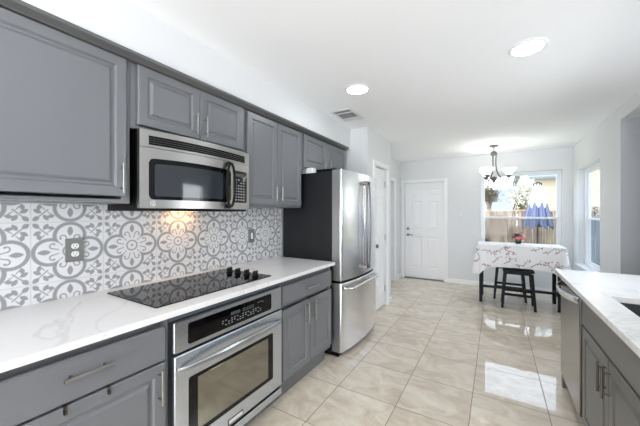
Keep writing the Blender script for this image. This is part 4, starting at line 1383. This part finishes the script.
# neighbouring house with pale roof and brick gable
def house(name, label, c, yaw, w, dpt, eave, ridge, wallm, roofm, gable):
    t = thing(name, label, 'building', (c[0], c[1], GZ))
    R_ = Matrix.Rotation(yaw, 4, 'Z'); T_ = Matrix.Translation((c[0], c[1], 0))
    X = lambda x, y, z: tuple(T_ @ R_ @ Vector((x, y, z)))
    mb = MB()
    vs = [X(x, y, z) for x in (-w, w) for (y, z) in ((-dpt, GZ), (dpt, GZ), (dpt, eave), (0, ridge - 0.06), (-dpt, eave))]
    mb.add(vs, [(0, 1, 2, 3, 4), (9, 8, 7, 6, 5), (0, 5, 6, 1), (1, 6, 7, 2), (0, 4, 9, 5), (2, 7, 8, 3), (3, 8, 9, 4)])
    build(mb, 'walls', wallm, t)
    o_ = 0.3; sl = (ridge - eave) / dpt
    mb = MB()
    for s in (-1, 1):
        pr = [(0, ridge), (s * (dpt + o_), ridge - sl * (dpt + o_)), (s * (dpt + o_), ridge - sl * (dpt + o_) - 0.12), (0, ridge - 0.12)]
        vs = [X(x, y, z) for x in (-w - o_, w + o_) for (y, z) in pr]
        mb.add(vs, [(0, 1, 2, 3), (4, 5, 6, 7), (0, 4, 5, 1), (1, 5, 6, 2), (2, 6, 7, 3), (3, 7, 4, 0)])
    build(mb, 'roof', roofm, t)
    return t, X
t, X = house('house', 'neighbouring house with pale blue roof and red brick gable above the fence', (-2.1, 24.4, 0), math.radians(-8), 3.0, 1.7, 1.62, 3.05, 'brick_red', 'roof', None)
t, X = house('cream_house', 'cream sided house behind the umbrella, right side of the far window', (4.6, 23.0, 0), math.radians(8), 3.0, 2.0, 3.6, 5.0, 'siding', 'roof', None)  # second neighbouring house, cream sided
t, X = house('brick_house', 'tan brick house seen through the right window above the fence', (6.6, 17.0, 0), 0, 3.6, 2.0, 5.2, 7.0, 'brick_tan', 'roof', None)
build(MB().box(3.0, 10.2, 14.93, 14.999, 1.62, 1.86), 'trim_board', 'vinyl', t)

def tree(name, label, cat, c, trunk_h, crown, nblob, r, leafm, seed, lr=0.06, nleaf=60, group=None):
    t = thing(name, label, cat, (c[0], c[1], GZ), group)
    rr = random.Random(seed)
    mb = MB().tube([(c[0], c[1], GZ), (c[0] + 0.05, c[1], GZ + trunk_h * 0.5), (c[0], c[1], GZ + trunk_h)], [0.10, 0.08, 0.05], 8)
    tips = []
    for k in range(nblob):
        th = rr.uniform(0, 6.283); e = rr.uniform(-0.3, 1.3)
        p = Vector((c[0], c[1], GZ + trunk_h)) + Vector((math.cos(th) * math.cos(e) * crown[0], math.sin(th) * math.cos(e) * crown[1], math.sin(e) * crown[2])) * rr.uniform(0.5, 1)
        tips.append(p)
        s0 = Vector((c[0], c[1], GZ + trunk_h * rr.uniform(0.6, 1.0)))
        mb.tube([s0, (s0 + p) / 2 + Vector((0, 0, 0.05)), p], [0.035, 0.022, 0.008], 5)
    build(mb, 'trunk', 'bark', t)
    lv = MB()
    for p in tips:
        for k in range(nleaf):
            o_ = Vector((rr.gauss(0, 1), rr.gauss(0, 1), rr.gauss(0, 1))) * r * 0.5
            q = p + o_
            a = Vector((rr.uniform(-1, 1), rr.uniform(-1, 1), rr.uniform(-1, 1))).normalized() * lr
            b = a.cross(Vector((rr.uniform(-1, 1), rr.uniform(-1, 1), rr.uniform(-1, 1)))).normalized() * lr * 0.6
            lv.add([q - a, q + b, q + a, q - b], [(0, 1, 2, 3)])
    build(lv, 'foliage', leafm, t, recalc=False)
    return t
tree('pale_tree', 'pale leafy tree above the fence beside the umbrella', 'tree', (1.05, 15.0, 0), 2.25, (0.45, 0.45, 0.75), 30, 0.30, 'pale_leaf', 4, 0.055, 55)
tree('brown_tree', 'brown leafed tree at the left edge of the far window', 'tree', (-0.32, 18.5, 0), 2.55, (0.32, 0.3, 0.6), 18, 0.22, 'brown_leaf', 9, 0.06, 60)
tree('dark_shrub', 'dark shrub low against the fence at the left of the far window', 'shrub', (-0.42, 10.6, 0), 0.5, (0.26, 0.25, 0.45), 16, 0.17, 'hedge', 12, 0.04, 60)
tree('dark_hedge', 'dark hedge below the brick house seen through the right window', 'shrub', (3.1, 13.4, 0), 1.2, (1.0, 0.4, 0.55), 26, 0.28, 'hedge', 15, 0.06, 60)

# patio umbrella, half folded
ux, uy = 0.946, 9.5
um = thing('patio_umbrella', 'half folded blue and white patio umbrella in the yard beyond the window', 'umbrella', (ux, uy, GZ))
build(MB().tube([(ux, uy, GZ + 0.03), (ux, uy, 2.18)], 0.019, 12), 'pole', 'pole_dark', um, smooth=True)
build(MB().lathe([(0.24, 0.0), (0.24, 0.04), (0.05, 0.07), (0.03, 0.22), (0.0, 0.22)], (ux, uy, GZ), 28), 'base', 'pole_dark', um, smooth=True)
na, nr = 193, 60
A = np.linspace(0, 2 * math.pi, na)
P = np.zeros((nr, na, 3)); C_ = np.zeros((nr, na, 3))
wc, bc, bd_ = L3((238, 240, 246)), L3((112, 118, 146)), L3((92, 98, 128))
for i in range(nr):
    t = i / (nr - 1)
    R0 = 0.05 + 0.285 * t ** 0.85
    fold = np.abs(np.sin(A * 4)) ** 0.8
    Rr = R0 * (0.72 + 0.34 * fold + 0.04 * np.sin(A * 3 + 1))
    z = 2.13 - (1.16 * t) * (1.0 - 0.10 * t * (1 - fold) + 0.03 * np.sin(A * 5) * t)
    P[i, :, 0] = ux + Rr * np.cos(A); P[i, :, 1] = uy + Rr * np.sin(A); P[i, :, 2] = z
    bound = 0.60 - 0.20 * np.exp(-((np.mod(A * 4 / math.pi, 1) - 0.5) / 0.34) ** 2)
    w = np.clip((t - bound) / 0.02, 0, 1)[:, None]
    stripe = (np.sin(A * 24) > 0.6)[:, None]
    C_[i] = wc * (1 - w) + np.where(stripe, bd_, bc) * w
cn = grid_mesh('canopy', P, C_, 'umbrella_print', um)
md = cn.modifiers.new('thickness', 'SOLIDIFY'); md.thickness = 0.004
for k in range(8):
    a = math.pi / 8 + k * math.pi / 4
    build(MB().tube([(ux, uy, 2.12), (ux + 0.04 * math.cos(a), uy + 0.04 * math.sin(a), 2.165), (ux + 0.09 * math.cos(a), uy + 0.09 * math.sin(a), 2.135), (ux + 0.085 * math.cos(a), uy + 0.085 * math.sin(a), 2.08)], 0.012, 6), 'rib', 'pole_dark', um)
